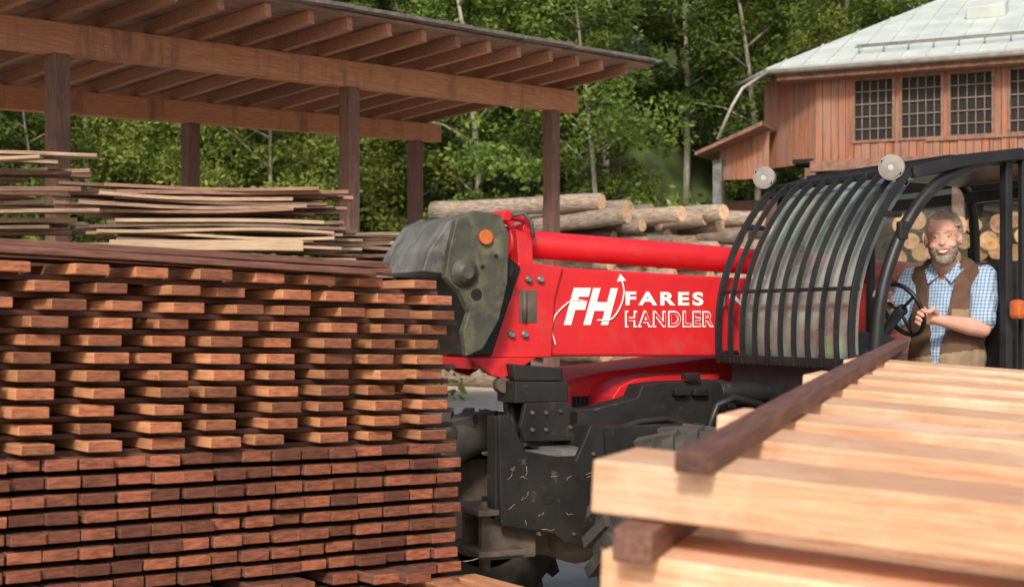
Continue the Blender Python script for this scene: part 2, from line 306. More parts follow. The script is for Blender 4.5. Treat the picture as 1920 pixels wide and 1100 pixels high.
for yy,st in ((26.5,1.5),(29,1.3),(31.5,1.4),(34.5,1.4),(37,1.6),(40,1.9)):
    x=-yy*.40
    while x<(yy*.17 if yy>33 else -2.8):
        X=x+random.uniform(-.4,.4);Y=yy+random.uniform(-.8,.8); sc=random.uniform(.8,1.4)*(1.15 if yy<34 else 1.3)
        k=random.randrange(4)
        if not(X>3.6 and Y<37):
            o=objm('bush',BV[k],Matrix.Translation((X,Y,hz(X,Y)-.1))@Matrix.Rotation(random.uniform(0,6.28),4,'Z')@Matrix.Diagonal((sc,sc,sc*random.uniform(.9,1.6),1)))
            tag(o,["yellow-green bush with small pale pink flowers","green bush dotted with pale flowers below the trees","yellow-green leafy bush at the forest edge","dark green bush at the forest edge"][k],'bush','undergrowth bushes at the forest edge')
        x+=st
for (px,py,d,s) in ((725,12,52,1.9),(1010,20,54,1.4),(690,25,53,1.2)):
    p=W(px,py,d); m_=MB().ell((0,0,0),(1.3*s,.9*s,1.1*s),None,0,24,16)
    m_.v=[tuple(Vector(v)*(1+.35*noise.noise(Vector(v)*1.1))) for v in m_.v]; m_.sm=[False]*len(m_.f)
    o=m_.obj('rock_outcrop',['rock'],None,0,'grey limestone rock outcrop between the trees','rock','rock outcrops'); o.location=p
# ---------------------------------------------------------------- open shed
dv=Vector((5.021,6.3,0)); dv.normalize(); ang=math.degrees(math.atan2(dv.y,dv.x))
SF=Frame(-4.473,14.0,ang)
shed=empty('open_lumber_shed',SF.mat(),"open timber lumber shed with low sloping roof on posts",'shed')
def ztop(s): return 4.37+.047*s
def lb(mb,p0,p1,wy,hz_,m=0):
    p0=Vector(p0);p1=Vector(p1);d=p1-p0;L_=d.length;x=d.normalized();y=Vector((0,0,1)).cross(x).normalized();z=x.cross(y)
    R=Matrix((x,y,z)).transposed(); return mb.box((p0+p1)/2-z*hz_/2,(L_,wy,hz_),R,m)
SW=2.65; SLP=.095
lb(MB(),(-5,0,ztop(-5)),(8.62,0,ztop(8.62)),.16,.31).obj('front_beam',['beam'],shed,.01)
lb(MB(),(-5,SW,ztop(-5)-SLP*SW),(8.62,SW,ztop(8.62)-SLP*SW),.16,.28).obj('rear_beam',['beam'],shed,.01)
for s_,y_ in ((0.0,0),(4.03,0),(8.08,0),(-3.2,SW),(3.76,SW),(8.1,SW)):
    zt=ztop(s_)-(.312 if y_==0 else .282+SLP*SW)
    MB().box((s_,y_,zt/2),(.18,.18,zt)).obj('post',['post'],shed,.012)
R0,R1=-1.15,SW+.75
def zr(s,y): return ztop(s)+.142-SLP*y
rm=MB(); lb(rm,(0,R0,-SLP*R0),(0,R1,-SLP*R1),.08,.14); rme=rm.mesh('rafter',['raft'])
s_=-4.9
while s_<8.75:
    objm('rafter',rme,Matrix.Translation((s_,random.uniform(-.03,.03),ztop(s_)+.143)),shed); s_+=.60
dk=MB(); s0,s1=-5.2,8.85
y_=R0-.06
while y_<R1:
    y1=min(y_+.185,R1); jit=random.uniform(-.06,.06)
    vs=[(s0,y_,zr(s0,y_)+.008),(s1+jit,y_,zr(s1,y_)+.008),(s1+jit,y1,zr(s1,y1)+.008),(s0,y1,zr(s0,y1)+.008)]
    vs+=[(a,b,c+.028) for a,b,c in vs]; dk.add(vs,[(0,3,2,1),(4,5,6,7),(0,1,5,4),(1,2,6,5),(2,3,7,6),(3,0,4,7)],0); y_+=.2
dk.obj('roof_boarding',['deck'],shed)
ft=MB(); s_=s0
while s_<s1+.05:
    a,b=s_,min(s_+.98,s1+.1); j=random.uniform(0,.05)
    vs=[(a,R0-.14-j,zr(a,R0)+.045+random.uniform(0,.02)),(b,R0-.14-j,zr(b,R0)+.045+.02),(b,R1+.1,zr(b,R1)+.065),(a,R1+.1,zr(a,R1)+.045)]; vs+=[(x,y,z+.04) for x,y,z in vs]
    ft.add(vs,[(0,3,2,1),(4,5,6,7),(0,1,5,4),(1,2,6,5),(2,3,7,6),(3,0,4,7)],0); s_+=1.0
ft.obj('roof_covering',['felt'],shed)
# ---------------------------------------------------------------- barn
BF=Frame(7.05,33,-26)
barn=empty('wooden_barn',BF.mat(),"red-brown plank barn with metal roof and barred windows",'barn')
ZE,ZB=7.2,5.1
A2=Vector((.178*34.5,34.5,0)); inv=BF.mat().inverted(); a2=inv@A2
wl=MB()
wins=[]
for (p0,p1) in ((1602,1677),(1690,1768),(1781,1863),(1893,1975),(1990,2075)):
    a=BF.Y(p0,200,0);b=BF.Y(p1,200,0); wins.append((a.x,b.x,5.52,6.94))
def boards(mb,x0,x1,z0,z1,y=0):
    x=x0
    while x<x1-.01:
        b=min(x+random.uniform(.15,.2),x1); d=random.uniform(0,.035); mb.box(((x+b)/2,y-.02-d/2,(z0+z1)/2),(b-x-.014,.04+d,z1-z0)); x=b
boards(wl,0,wins[0][0],ZB,ZE)
for i,wn in enumerate(wins):
    boards(wl,wn[0],wn[1],ZB,wn[2]); boards(wl,wn[0],wn[1],wn[3],ZE)
    nx_=wins[i+1][0] if i+1<len(wins) else 13; boards(wl,wn[1],nx_,ZB,ZE)
n_=10
for i in range(n_):
    p=Vector((0,0,0)).lerp(Vector((a2.x,a2.y,0)),(i+.5)/n_); dd=Vector((a2.x,a2.y,0)); R=Matrix.Rotation(math.atan2(-dd.y,-dd.x),3,'Z'); d=random.uniform(0,.02)
    wl.box((p.x,p.y,(ZB+ZE)/2),(dd.length/n_-.012,.05+d,ZE-ZB),R)
wl.obj('wall',['barn'],barn,label='vertical reddish plank wall')
bk=MB(); bk.box((6.5,.12,(ZB+ZE)/2),(13,.16,ZE-ZB)); bk.box((6.5,6,(ZE)/2),(13,.1,ZE)); bk.box((a2.x/2,a2.y/2+.12,(ZB+ZE)/2),(.3,.1,ZE-ZB)); bk.box((6.2,2.5,ZB+.05),(13.5,5,.1)); bk.box((6.4,1.2,2.5),(13.4,.1,5.0))
bk.obj('interior',['void'],barn)
for wn in wins:
    e=MB().box(((wn[0]+wn[1])/2,.02,(wn[2]+wn[3])/2),(wn[1]-wn[0],.02,wn[3]-wn[2])).obj('window',['pane'],barn)
    fr=MB(); w_=wn[1]-wn[0]; h_=wn[3]-wn[2]; cx=(wn[0]+wn[1])/2; cz=(wn[2]+wn[3])/2
    for zz in (wn[2],wn[3]): fr.box((cx,-.05,zz),(w_+.1,.1,.06))
    for xx in (wn[0],wn[1]): fr.box((xx,-.052,cz),(.06,.1,h_+.056))
    fr.obj('frame',['barnd'],e)
    fr=MB()
    for i in range(1,5): fr.box((wn[0]+w_*i/5,-.02,cz),(.02,.02,h_-.06))
    for i in range(1,5): fr.box((cx,-.035,wn[2]+h_*i/5),(w_-.06,.012,.022))
    fr.obj('bars',['bars'],e)
MB().box((6.5,-.07,ZB-.1),(13.2,.22,.24)).obj('sill_beam',['barnd'],barn,.01)
MB().box((6.5,-.09,ZB+.38),(8.0,.05,.07)).obj('rail',['barnd'],barn)
for xx in (-.1,3.2,6.5,9.8): MB().box((xx,-.02,2.49),(.26,.26,4.96)).obj('post',['post'],barn,.01)
l0=BF.Y(1310,294,-.3);l1=BF.Y(1436,238,-.3)
t=MB(); t.prism([(l0.x,l0.z),(l1.x,l1.z),(l1.x,l1.z+.10),(l0.x,l0.z+.08)],-.6,3.5); t.obj('side_roof',['barnd'],barn)
t=MB()
for k in range(9):
    a=(k+.2)/9; x=l0.x+.45+(l1.x-l0.x-.45)*a; zt=l0.z+(l1.z-l0.z)*((x-l0.x)/(l1.x-l0.x)); t.box((x,.1,(zt+ZB-.3)/2),(.15,.04,max(zt-ZB+.3,.05)))
t.obj('side_gable',['barn'],barn)
pp=BF.Y(1347,300,.0); MB().box((pp.x,.0,pp.z/2),(.22,.22,pp.z)).obj('post',['grey'],barn,.01)
MB().box(((pp.x+.4),1.4,2.2),(1.3,.06,4.4)).obj('inner_wall',['post'],barn)
EL=BF.Y(1436,128,-.7); ze=EL.z; RLt=(inv@W(1762,-2,37.6)); dirh=(RLt-EL); RL=EL+dirh*1.5
EB=inv@W(1372,162,37.5)
rf=MB(); ER=Vector((14,-.7,ze)); RR=Vector((14,RL.y,RL.z))
for P4 in ([EL,ER,RR,RL],[EB,EL,RL]):
    nrm=(P4[1]-P4[0]).cross(P4[2]-P4[0]).normalized(); 
    if nrm.z<0: nrm=-nrm
    k=len(P4); vs=[p for p in P4]+[p-nrm*.12 for p in P4]
    rf.add(vs,[tuple(range(k)),tuple(range(2*k-1,k-1,-1))]+[(i,i+k,(i+1)%k+k,(i+1)%k) for i in range(k)])
    if k==4:
        x=EL.x+.3
        while x<14:
            f_=(x-EL.x)/max(RL.x-EL.x,.01); tt=min(1,f_); a=Vector((x,EL.y,ze)); b=a+(RR-ER)*tt
            if tt>.05: lb(rf,a+nrm*.035,b+nrm*.035,.02,.035)
            x+=.55
roof=rf.obj('roof',['zinc'],barn)
up=(RR-ER).normalized(); nrm=Vector((1,0,0)).cross(up).normalized()
t=MB()
for o_ in (.75,.95):
    a=Vector((EL.x+1.9,EL.y,ze))+up*o_+nrm*.16; t.tube([a,a+Vector((11,0,0))],.018,6)
x=EL.x+2
while x<13: 
    a=Vector((x,EL.y,ze))+up*.75; t.tube([a,a+nrm*.17,a+up*.2+nrm*.17],.015,5); x+=.55
t.obj('snow_guard',['gutter'],roof)
a=Vector((BF.Y(1850,20,3).x,EL.y,ze))+up*4.2
R=Matrix((Vector((1,0,0)),up,nrm)).transposed(); MB().box(a+nrm*.15,(.9,.7,.3),R).obj('roof_hatch',['zinc'],roof,.02)
t=MB(); t.tube([EL+Vector((-.05,-.08,-.12)),ER+Vector((0,-.08,-.12))],.06,8); t.tube([EB+Vector((-.06,0,-.12)),EL+Vector((-.05,-.05,-.12))],.06,8)
t.obj('gutter',['gutter'],barn)
t=MB(); t.tube([inv@W(1440,134,32.5),inv@W(1392,166,32.3),inv@W(1372,200,32.3),inv@W(1345,262,32.3)],.04,8); t.obj('downpipe',['gutter'],barn)
MB().prism([(EL.x+.2,ze-.28),(14,ze-.28),(14,ze-.12),(EL.x+.2,ze-.12)],-.5,-.02).obj('eave_boards',['barnd'],barn)
# ---------------------------------------------------------------- boards
def bmesh_board(L_,w_,h_,name,ms,me_,bev=.003,warp=0):
    mb=MB(); 
    if warp:
        n=6; vs=[];fs=[];mm=[]
        ph=random.uniform(0,6)
        for i in range(n+1):
            x=-L_/2+L_*i/n; dz=warp*math.sin(ph+i*.8)
            for a,b in ((-1,-1),(1,-1),(1,1),(-1,1)): vs.append((x,a*w_/2+warp*.6*math.sin(ph*2+i*.5),b*h_/2+dz))
        for i in range(n):
            for k in range(4): fs.append((i*4+k,i*4+(k+1)%4,(i+1)*4+(k+1)%4,(i+1)*4+k)); mm.append(0)
        fs+=[(0,1,2,3),(4*n+3,4*n+2,4*n+1,4*n)]; mm+=[1,1]; mb.add(vs,fs,mm)
    else:
        mb.box((0,0,0),(L_,w_,h_)); mb.m=[1,1,0,0,0,0]
    o=bpy.data.objects.new('tmp',mb.mesh(name,[ms,me_])); COL.objects.link(o); md=o.modifiers.new('b','BEVEL'); md.width=bev; md.segments=2; md.limit_method='ANGLE'; md.angle_limit=rad(40)
    dg=bpy.context.evaluated_depsgraph_get(); me=bpy.data.meshes.new_from_object(o.evaluated_get(dg)); me.name=name; bpy.data.objects.remove(o); return me
LF=Frame(-1.48,4.29,39)
LT=LF.mat()@Matrix.Rotation(rad(1.2),4,'Y')
up_bs=[bmesh_board(1.5,w_,h_,'board','side','end') for w_,h_ in ((.112,.033),(.104,.031),(.118,.034))]
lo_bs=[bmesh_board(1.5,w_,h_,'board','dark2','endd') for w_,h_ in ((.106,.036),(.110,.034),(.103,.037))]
st_b=bmesh_board(2.14,.04,.018,'board','dark','dark')
row=.0552; z0=1.612
def board(me,x,y,z,rz=0,ry=0,label='',group='boards of the sticked stack'):
    return objm('board',me,LT@Matrix.Translation((x,y,z))@Matrix.Rotation(rad(rz),4,'Z')@Matrix.Rotation(rad(ry),4,'Y'),None,label,'board',group)
for r in range(11):
    z=z0-r*row
    off=[-.05,.04,.06,.03][r] if r<4 else random.uniform(-.012,.012)
    for c in range(-2,9):
        x=.02+c*.2115+off+random.uniform(-.018,.018)
        if x>1.64-(.08 if r<2 else 0) : continue
        board(random.choice(up_bs),x,.75+random.uniform(-.028,.028),z+random.uniform(-.001,.001),90+random.uniform(-1.2,1.2),0,'short orange-brown sawn board in a spaced layer')
    for y in (.13,.72,1.3):
        board(st_b,.60+random.uniform(-.02,.02)-(.06 if r<2 else 0),y+random.uniform(-.02,.02),z-.0276,random.uniform(-.5,.5),0,'thin dark spacer stick between board layers','spacer sticks of the sticked stack')
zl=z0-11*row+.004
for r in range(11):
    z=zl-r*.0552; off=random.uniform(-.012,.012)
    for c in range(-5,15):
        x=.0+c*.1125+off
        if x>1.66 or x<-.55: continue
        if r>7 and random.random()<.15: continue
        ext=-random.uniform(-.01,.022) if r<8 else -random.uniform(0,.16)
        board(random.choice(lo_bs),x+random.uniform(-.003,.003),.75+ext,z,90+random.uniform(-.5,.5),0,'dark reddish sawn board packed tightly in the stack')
tp_b=bmesh_board(1.8,.15,.022,'board','dark2','endd',.003,.005)
for k in range(12):
    board(tp_b,.50+random.uniform(-.25,.12),.08+(k%6)*.2,z0+.034+.027*(k//6)+random.uniform(0,.012),random.uniform(-3,3),random.uniform(-.2,.5),'dark wet board lying on top of the stack','loose boards on top of the stack')
sx=bmesh_board(.34,.11,.04,'board','side','end')
for k in range(9):
    board(sx,.9+k*.1+random.uniform(-.03,.03),-.05-random.uniform(0,.08),zl-9.2*row-.05*(k%2),90+random.uniform(-8,8),0,'short offcut sticking out at the foot of the stack','offcuts at the foot of the stack')
zb=zl-11*row
for k in range(4):
    bm_=MB().box((0,0,0),(2.1,.16,zb/2-.01)).mesh('bearer_beam',['dark2'])
    for lv in (0,1):
        objm('bearer_beam',bm_,LF.mat()@Matrix.Translation((.6,.12+k*.42,zb/4+lv*zb/2)),None,'heavy dark bearer beam under the board stack','beam','bearer beams under the stack')
# ---------------------------------------------------------------- right stack
A=W(1125,862,2.0);B=W(1920,952,1.75);C=W(1590,664,4.7)
u=(B-A).normalized(); v=(C-A); v=(v-u*v.dot(u)); VL=v.length; v.normalize(); nn=u.cross(v); skew=(C-A).dot(u)/VL
RB=Matrix((u,v,nn)).transposed().to_4x4(); RT=Matrix.Translation(A)@RB
bh=.076
bb=[bmesh_board(2.6,w_,bh,'beam','pale','paleend',.005,.003) for w_ in (.17,.19,.165,.18)]
sticks=bmesh_board(2.3,.055,.045,'stick','dark2','dark2',.003)
def rput(me,x,y,z,rz,nm,label,cat,grp): return objm(nm,me,RT@Matrix.Translation((x,y,z))@Matrix.Rotation(rad(rz),4,'Z'),None,label,cat,grp)
k=0; y=.085
offs=[0,.10,.02,.12,.06,.02,.07,.03,.0,.05,.02]
while y<VL+.1 and k<11:
    rput(bb[k%4],1.3+offs[k]+skew*y,y,-bh/2,random.uniform(-.8,.8),'beam','pale fresh-sawn beam in the top layer of the stack','beam','pale beams of the near stack'); 
    y+=.365; k+=1
for lay in (1,2,3):
    zz=-lay*(bh+.047)-bh/2
    for k in range(8):
        y=.10+k*.36
        rput(bb[(k+lay)%4],1.32+(-.03 if lay==1 else .06)+random.uniform(-.02,.04)+skew*y,y-.03*lay,zz,random.uniform(-.6,.6),'beam','pale fresh-sawn beam in a lower layer of the stack','beam','pale beams of the near stack')
for lay in (1,2,3,4):
    zz=-lay*(bh+.047)+.0235
    for xx in (.06,.62,1.5,2.3):
        objm('stick',sticks,RT@Matrix.Translation((xx+.02*lay+(1.12*skew),1.1-.03*lay,zz))@Matrix.Rotation(rad(90-math.degrees(math.atan(skew))),4,'Z'),None,'dark brown spacer stick between beam layers','stick','spacer sticks of the near stack')
def on_top(px,py):
    d=Vector(((px-960)/F,1,-(py-600)/F)); o=Vector((0,0,ZC)); t=(A-o).dot(nn)/d.dot(nn); return o+d*t
p0=on_top(1296,893);p1=on_top(1690,652); dd=(p1-p0); x_=dd.normalized(); y_=nn.cross(x_); Rm=Matrix((x_,y_,nn)).transposed().to_4x4()
dm=bmesh_board(dd.length,.050,.028,'stick','dark2','dark',.003,.003)
objm('stick',dm,Matrix.Translation((p0+p1)/2+nn*.019)@Rm,None,'long dark brown stick lying diagonally across the pale beams','stick')
for k,(xx,yy) in enumerate(((.25,.35),(1.6,.35),(.9,2.1),(2.4,2.1))):
    q=RT@Vector((xx+skew*yy,yy,-4*(bh+.047)+.0)); zt=q.z-.02
    MB().box((0,0,0),(.35,.5,zt)).obj('support_block',['dark2'],None,.01,'heavy timber block carrying the near stack','block','support blocks of the near stack').location=(q.x,q.y,zt/2)
# ---------------------------------------------------------------- plank piles
def plank_pile(cx,cy,ang_,L_,z0_,z1_,depth,mats_,group,lab,jx=.25,bear=.0,th=.034,jr=3.5,tilt=.8):
    mes=[bmesh_board(L_*random.uniform(.7,1.05),random.uniform(.14,.24),th*random.uniform(.7,1),'plank',m_,m_,.002,random.uniform(.006,.024)) for m_ in mats_ for _ in range(3)]
    z=z0_
    while z<z1_:
        y=-depth/2
        while y<depth/2:
            T=Matrix.Translation((cx,cy,z+th/2+random.uniform(0,.012)))@Matrix.Rotation(rad(ang_+random.uniform(-jr,jr)),4,'Z')@Matrix.Translation((random.uniform(-jx,jx),y,0))@Matrix.Rotation(rad(random.uniform(-tilt,tilt)),4,'Y')
            objm('plank',random.choice(mes),T,None,lab,'plank',group); y+=.27
        z+=th+.010+(bear if random.random()<.3 else 0)
def blocks(lst,size):
    for x,y in lst: MB().box((0,0,0),size).obj('support_block',['dark2'],None,.01,'dark timber block under the plank pile','block','support blocks of the plank piles').location=(x,y,size[2]/2)
plank_pile(-4.72,10.6,15,2.8,1.9,2.68,.6,['plankr','plank','plankl'],'planks of the tall messy pile','weathered reddish sawn plank in a messy pile',.35,.07,jr=9,tilt=3)
blocks([(-5.4+k*.7,10.4+k*.2) for k in range(3)],(.3,.7,1.9))
plank_pile(-2.85,13.3,12,2.45,2.40,2.66,1.0,['plankr','plank','plankr'],'planks of the bundled pile','reddish sawn plank in the sagging top bundle',.28,.0,jr=5,tilt=2)
plank_pile(-2.68,13.1,12,2.25,2.08,2.34,1.0,['plank','plankl','plankr'],'planks of the bundled pile','tan sawn plank in the lower bundle',.10,.0,jr=2,tilt=.5)
plank_pile(-2.6,13.0,12,2.3,1.55,2.0,1.0,['plank','plankl','plankr'],'planks of the bundled pile','tan sawn plank in the lower bundle',.18,.05,jr=3)
lbm=bmesh_board(1.65,.09,.09,'bearer_beam','plankl','plankl',.006,.004)
objm('bearer_beam',lbm,Matrix.Translation((-2.65,12.38,2.10))@Matrix.Rotation(rad(9),4,'Z'),None,'pale squared bearer beam under the plank bundle','beam')
blocks([(-3.4+k*.8,12.95+k*.15) for k in range(3)],(.3,1.0,1.55))
plank_pile(-1.6,14.3,22,2.2,1.75,2.28,1.0,['plank','plankr'],'planks of the grey pile','grey weathered plank in a low untidy pile',.3,.02,jr=9,tilt=3)
blocks([(-2.0+k*.9,14.2+k*.3) for k in range(2)],(.3,1.0,1.75))
# ---------------------------------------------------------------- logs
def logmesh(L_,r,k,n=20,ms=('bark','logend')):
    mb=MB(); pts=[];rs=[]
    for i in range(11): t=i/10; pts.append((L_*(t-.5),math.sin(t*3+k)*.05,math.cos(t*2.5+k)*.04)); rs.append(r*(1.08-.2*t)*(1+.05*math.sin(t*17+k)))
    mb.tube(pts,rs,n,0,1)
    mb.v=[(x,y*(1+.16*noise.noise(Vector((x*1.5,y*5+k,z*5)))),z*(1+.16*noise.noise(Vector((x*1.5,y*5+k,z*5))))) for x,y,z in mb.v]
    return mb.mesh('log',list(ms))
LM=[logmesh(4.4,.20,k) for k in range(3)]+[logmesh(4.0,.15,5),logmesh(4.8,.235,7),logmesh(3.2,.18,9)]
ldir=Vector((-.76,.65,0)); ax=math.degrees(math.atan2(-ldir.y,-ldir.x))
for r in range(11):
    for c in range(12):
        if r==10 and c in (1,3,4,6,8,9,11): continue
        q=(c+.5*(r%2))*.41; z=.2+r*.365+random.uniform(-.06,.06)-(.16 if c>6 else 0)
        base=Vector((1.85,28.8,0))+Vector((.80,.60,0))*q
        p=base+ldir*(2.1+random.uniform(-.7,.5))+Vector((0,0,z))
        objm('log',random.choice(LM),Matrix.Translation(p)@Matrix.Rotation(rad(ax+random.uniform(-10,10)),4,'Z')@Matrix.Rotation(rad(random.uniform(-3.5,3.5)),4,'Y')@Matrix.Rotation(random.uniform(0,6),4,'X'),None,'bark-covered log stacked in the log pile','log','logs of the log pile')
LN=[logmesh(3,r_,k,20,('barkd','logendo')) for k,r_ in ((0,.112),(1,.10),(2,.12))]
for r in range(13):
    for c in range(10):
        p=Vector((5.3+(c+.5*(r%2))*.27+random.uniform(-.02,.02),19.5+random.uniform(-.12,.12),.13+r*.222))
        objm('log',random.choice(LN),Matrix.Translation(p+Vector((.25,1.5,0)))@Matrix.Rotation(rad(80+random.uniform(-1.5,1.5)),4,'Z')@Matrix.Rotation(random.uniform(0,6),4,'X'),None,'small round log with orange cut end in a neat pile','log','small logs of the neat pile')
# ---------------------------------------------------------------- telehandler
MF=Frame(.25,6.6,25)
TH=empty('telehandler',MF.mat(),"red and black telescopic handler with barred cab beside the lumber",'telehandler')
def poly(pts,Y): return [(lambda q:(q.x,q.z))(MF.Y(a,b,Y)) for a,b in pts]
yb=.08
bp=poly([(975,494),(1055,501),(1352,519)],yb); bq=poly([(1350,668),(1060,668),(900,668)],yb)
prof=bp+[(3.3,1.60),(3.3,1.26)]+bq
boom=MB().prism(prof,yb,.40).obj('boom',['red'],TH,.012)
col=poly([(972,491),(1056,499),(1040,560),(1034,670),(893,671),(958,560)],yb-.02)
MB().prism(col,yb-.022,.422).obj('boom_collar',['red'],boom,.006)
for a,b in ((990,524),(1012,524),(958,627),(983,627)):
    q=MF.Y(a,b,yb-.02); t=MB(); t.tube([(q.x,yb-.045,q.z),(q.x,yb-.032,q.z),(q.x,yb-.031,q.z),(q.x,yb-.02,q.z)],[.011,.011,.018,.018],14); t.obj('bolt',['steel'],boom)
t=MB(); a=MF.Y(983,545,yb-.03);b=MF.Y(984,603,yb-.03); t.tube([a,b],.012,8); t.box((a+b)/2+Vector((.02,.006,0)),(.09,.004,.15)); t.obj('handle',['rust'],boom)
def text(s,box,Y,name,m,shear=0,offset=0,parent=boom,sp=1):
    cu=bpy.data.curves.new(name,'FONT'); cu.body=s; cu.extrude=0; cu.shear=shear; cu.offset=offset; cu.size=1; cu.space_character=sp
    o=bpy.data.objects.new(name,cu); COL.objects.link(o); dg=bpy.context.evaluated_depsgraph_get(); dg.update()
    me=bpy.data.meshes.new_from_object(o.evaluated_get(dg)); bpy.data.objects.remove(o)
    X=[v.co.x for v in me.vertices];Z=[v.co.y for v in me.vertices]
    x0,x1,y0_,y1_=min(X),max(X),min(Z),max(Z); a,b=box
    for v_ in me.vertices:
        fx=(v_.co.x-x0)/(x1-x0); fz=(v_.co.y-y0_)/(y1_-y0_); v_.co=Vector((a.x+(b.x-a.x)*fx,Y,b.z+(a.z-b.z)*fz))
    b_=_b.new(); b_.from_mesh(me); _b.ops.remove_doubles(b_,verts=b_.verts,dist=1e-6)
    for f in b_.faces:
        f.smooth=False
        if f.normal.y>0: f.normal_flip()
    b_.to_mesh(me); b_.free()
    if me.attributes.get('custom_normal'): me.attributes.remove(me.attributes['custom_normal'])
    me.materials.clear(); me.materials.append(M[m])
    for p in me.polygons: p.material_index=0
    ob=bpy.data.objects.new(name,me); COL.objects.link(ob); ob.parent=parent; return ob
def bx(p0,p1): return (MF.Y(*p0,yb),MF.Y(*p1,yb))
text('FH',bx((1056,539),(1158,609)),yb-.004,'logo_letters','white',.35,.05,sp=1.12)
text('FARES',bx((1172,546),(1318,573)),yb-.004,'lettering','white',0,.04,sp=1.3)
text('IN',bx((1352,548),(1394,574)),yb-.004,'lettering','white',0,.04,sp=1.3)
text('HANDLER',bx((1171,582),(1338,613)),yb-.004,'lettering','white',0,.05,sp=1.16)
text('HANDLER',bx((1174,585),(1335,610)),yb-.0065,'lettering_fill','red',0,.004,sp=1.19)
t=MB()
def arc(pts,rw):
    P_=[MF.Y(a,b,yb-.004) for a,b in pts]; out=[]
    for i in range(len(P_)-1):
        p_0=P_[max(i-1,0)];p_1=P_[i];p_2=P_[i+1];p_3=P_[min(i+2,len(P_)-1)]
        for k in range(6):
            s_=k/6; out.append(.5*((2*p_1)+(p_2-p_0)*s_+(2*p_0-5*p_1+4*p_2-p_3)*s_*s_+(-p_0+3*p_1-3*p_2+p_3)*s_**3))
    out.append(P_[-1]); t.tube(out,rw,6)
arc([(1042,646),(1035,618),(1042,590),(1066,566)],.0035); arc([(1066,566),(1085,562),(1100,566)],.003)
arc([(1120,600),(1146,598),(1163,575),(1170,548),(1166,525)],.004)
a=[MF.Y(x,y,yb-.003) for x,y in ((1157,528),(1174,526),(1163,513))]; t.add([(p.x,yb-.004,p.z) for p in a]+[(p.x,yb-.001,p.z) for p in a],[(0,1,2),(3,5,4),(0,3,4,1),(1,4,5,2),(2,5,3,0)])
t.obj('logo_arrow',['white'],boom)
c0=MF.Y(955,455,.24);c1=MF.Y(1388,489,.24); dcy=(c1-c0)
t=MB(); t.cyl(c0,c0+dcy*2.2,.066,None,28); t.cyl(c0-dcy*.02,c0+dcy*.035,.078,None,28); t.obj('hydraulic_cylinder',['red'],TH,.004)
t=MB(); P_=[MF.Y(x,y,.16) for x,y in ((936,412),(962,406),(984,414),(990,440),(984,482))]; t.tube(P_,.018,8); P_=[p+Vector((0,.16,0)) for p in P_]; t.tube(P_,.018,8)
for a,b in ((952,404),(990,428)): q=MF.Y(a,b,.14); t.cyl(q,q+Vector((0,.2,0)),.026,None,14)
t.prism(poly([(968,430),(998,440),(1000,494),(972,494)],.12),.12,.36); t.obj('cylinder_bracket',['red'],TH,.004)
t=MB(); q=MF.Y(960,404,.1); t.tube([q,q+Vector((.06,0,.012)),q+Vector((.1,0,-.03)),q+Vector((.11,0,-.1))],.01,8); t.obj('hose',['grey'],TH)
yn=-.10
hp=poly([(835,520),(842,470),(856,410),(890,394),(940,403),(955,440),(952,530),(936,600),(905,655),(874,668),(868,620),(880,585),(862,548)],yn)
head=MB()
head.prism(hp,yn,yn+.05,0); head.prism(hp,.53,.58,0)
hood=poly([(800,508),(812,470),(850,412),(888,398),(936,407),(940,470),(900,520)],yn)
head.prism(hood,yn+.05,.53,1)
ho=head.obj('boom_head',['moss','grey'],TH,.006)
t=MB(); q=MF.Y(909,445,yn); t.cyl((q.x,yn-.02,q.z),(q.x,yn,q.z),.033,None,24); t.obj('reflector',['amber'],ho,.003)
q=MF.Y(870,511,yn); MB().tube([(q.x,yn,q.z),(q.x,yn-.012,q.z),(q.x,yn-.0125,q.z),(q.x,yn-.035,q.z),(q.x,yn-.0355,q.z),(q.x,yn-.045,q.z)],[.064,.064,.046,.046,.03,.028],28).obj('pivot_pin',['moss'],ho)
for a,b,r_ in ((893,552,.026),(905,500,.009),(930,480,.009)):
    q=MF.Y(a,b,yn); MB().cyl((q.x,yn-.004,q.z),(q.x,yn+.001,q.z),r_,None,20).obj('hole',['void'],ho)
t=MB(); q0=MF.Y(905,500,.2); t.cyl((q0.x,-.05,q0.z-.02),(q0.x,.53,q0.z-.02),.05,None,18)
t.prism(poly([(868,500),(950,470),(985,500),(930,668),(895,668)],.0),.04,.44); t.obj('boom_nose',['black'],TH,.01)
t=MB(); t.prism(poly([(880,671),(1010,671),(948,710),(925,704)],0.0),.02,.06); t.prism(poly([(880,671),(1010,671),(948,710),(925,704)],0.0),.42,.46)
for k in range(4): q=MF.Y(895+k*17,682,0.0); t.box((q.x,.24,q.z),(.02,.36,.05))
t.obj('nose_bracket',['red'],TH,.005)
t=MB(); q=MF.Y(975,690,.1); t.cyl((q.x-.0,.15,q.z+.05),(q.x+.03,.15,q.z-.45),.07,None,20); t.cyl((q.x-.05,.08,q.z-.05),(q.x-.04,.08,q.z-.75),.03,None,16)
t.box((q.x+.14,.16,q.z-.1),(.14,.18,.2)); t.obj('tilt_cylinder',['black'],TH,.006)
t=MB(); q=MF.Y(943,722,.02); t.cyl((q.x,.0,q.z),(q.x,.06,q.z),.036,None,20); t.obj('cylinder_eye',['rust'],TH,.004)
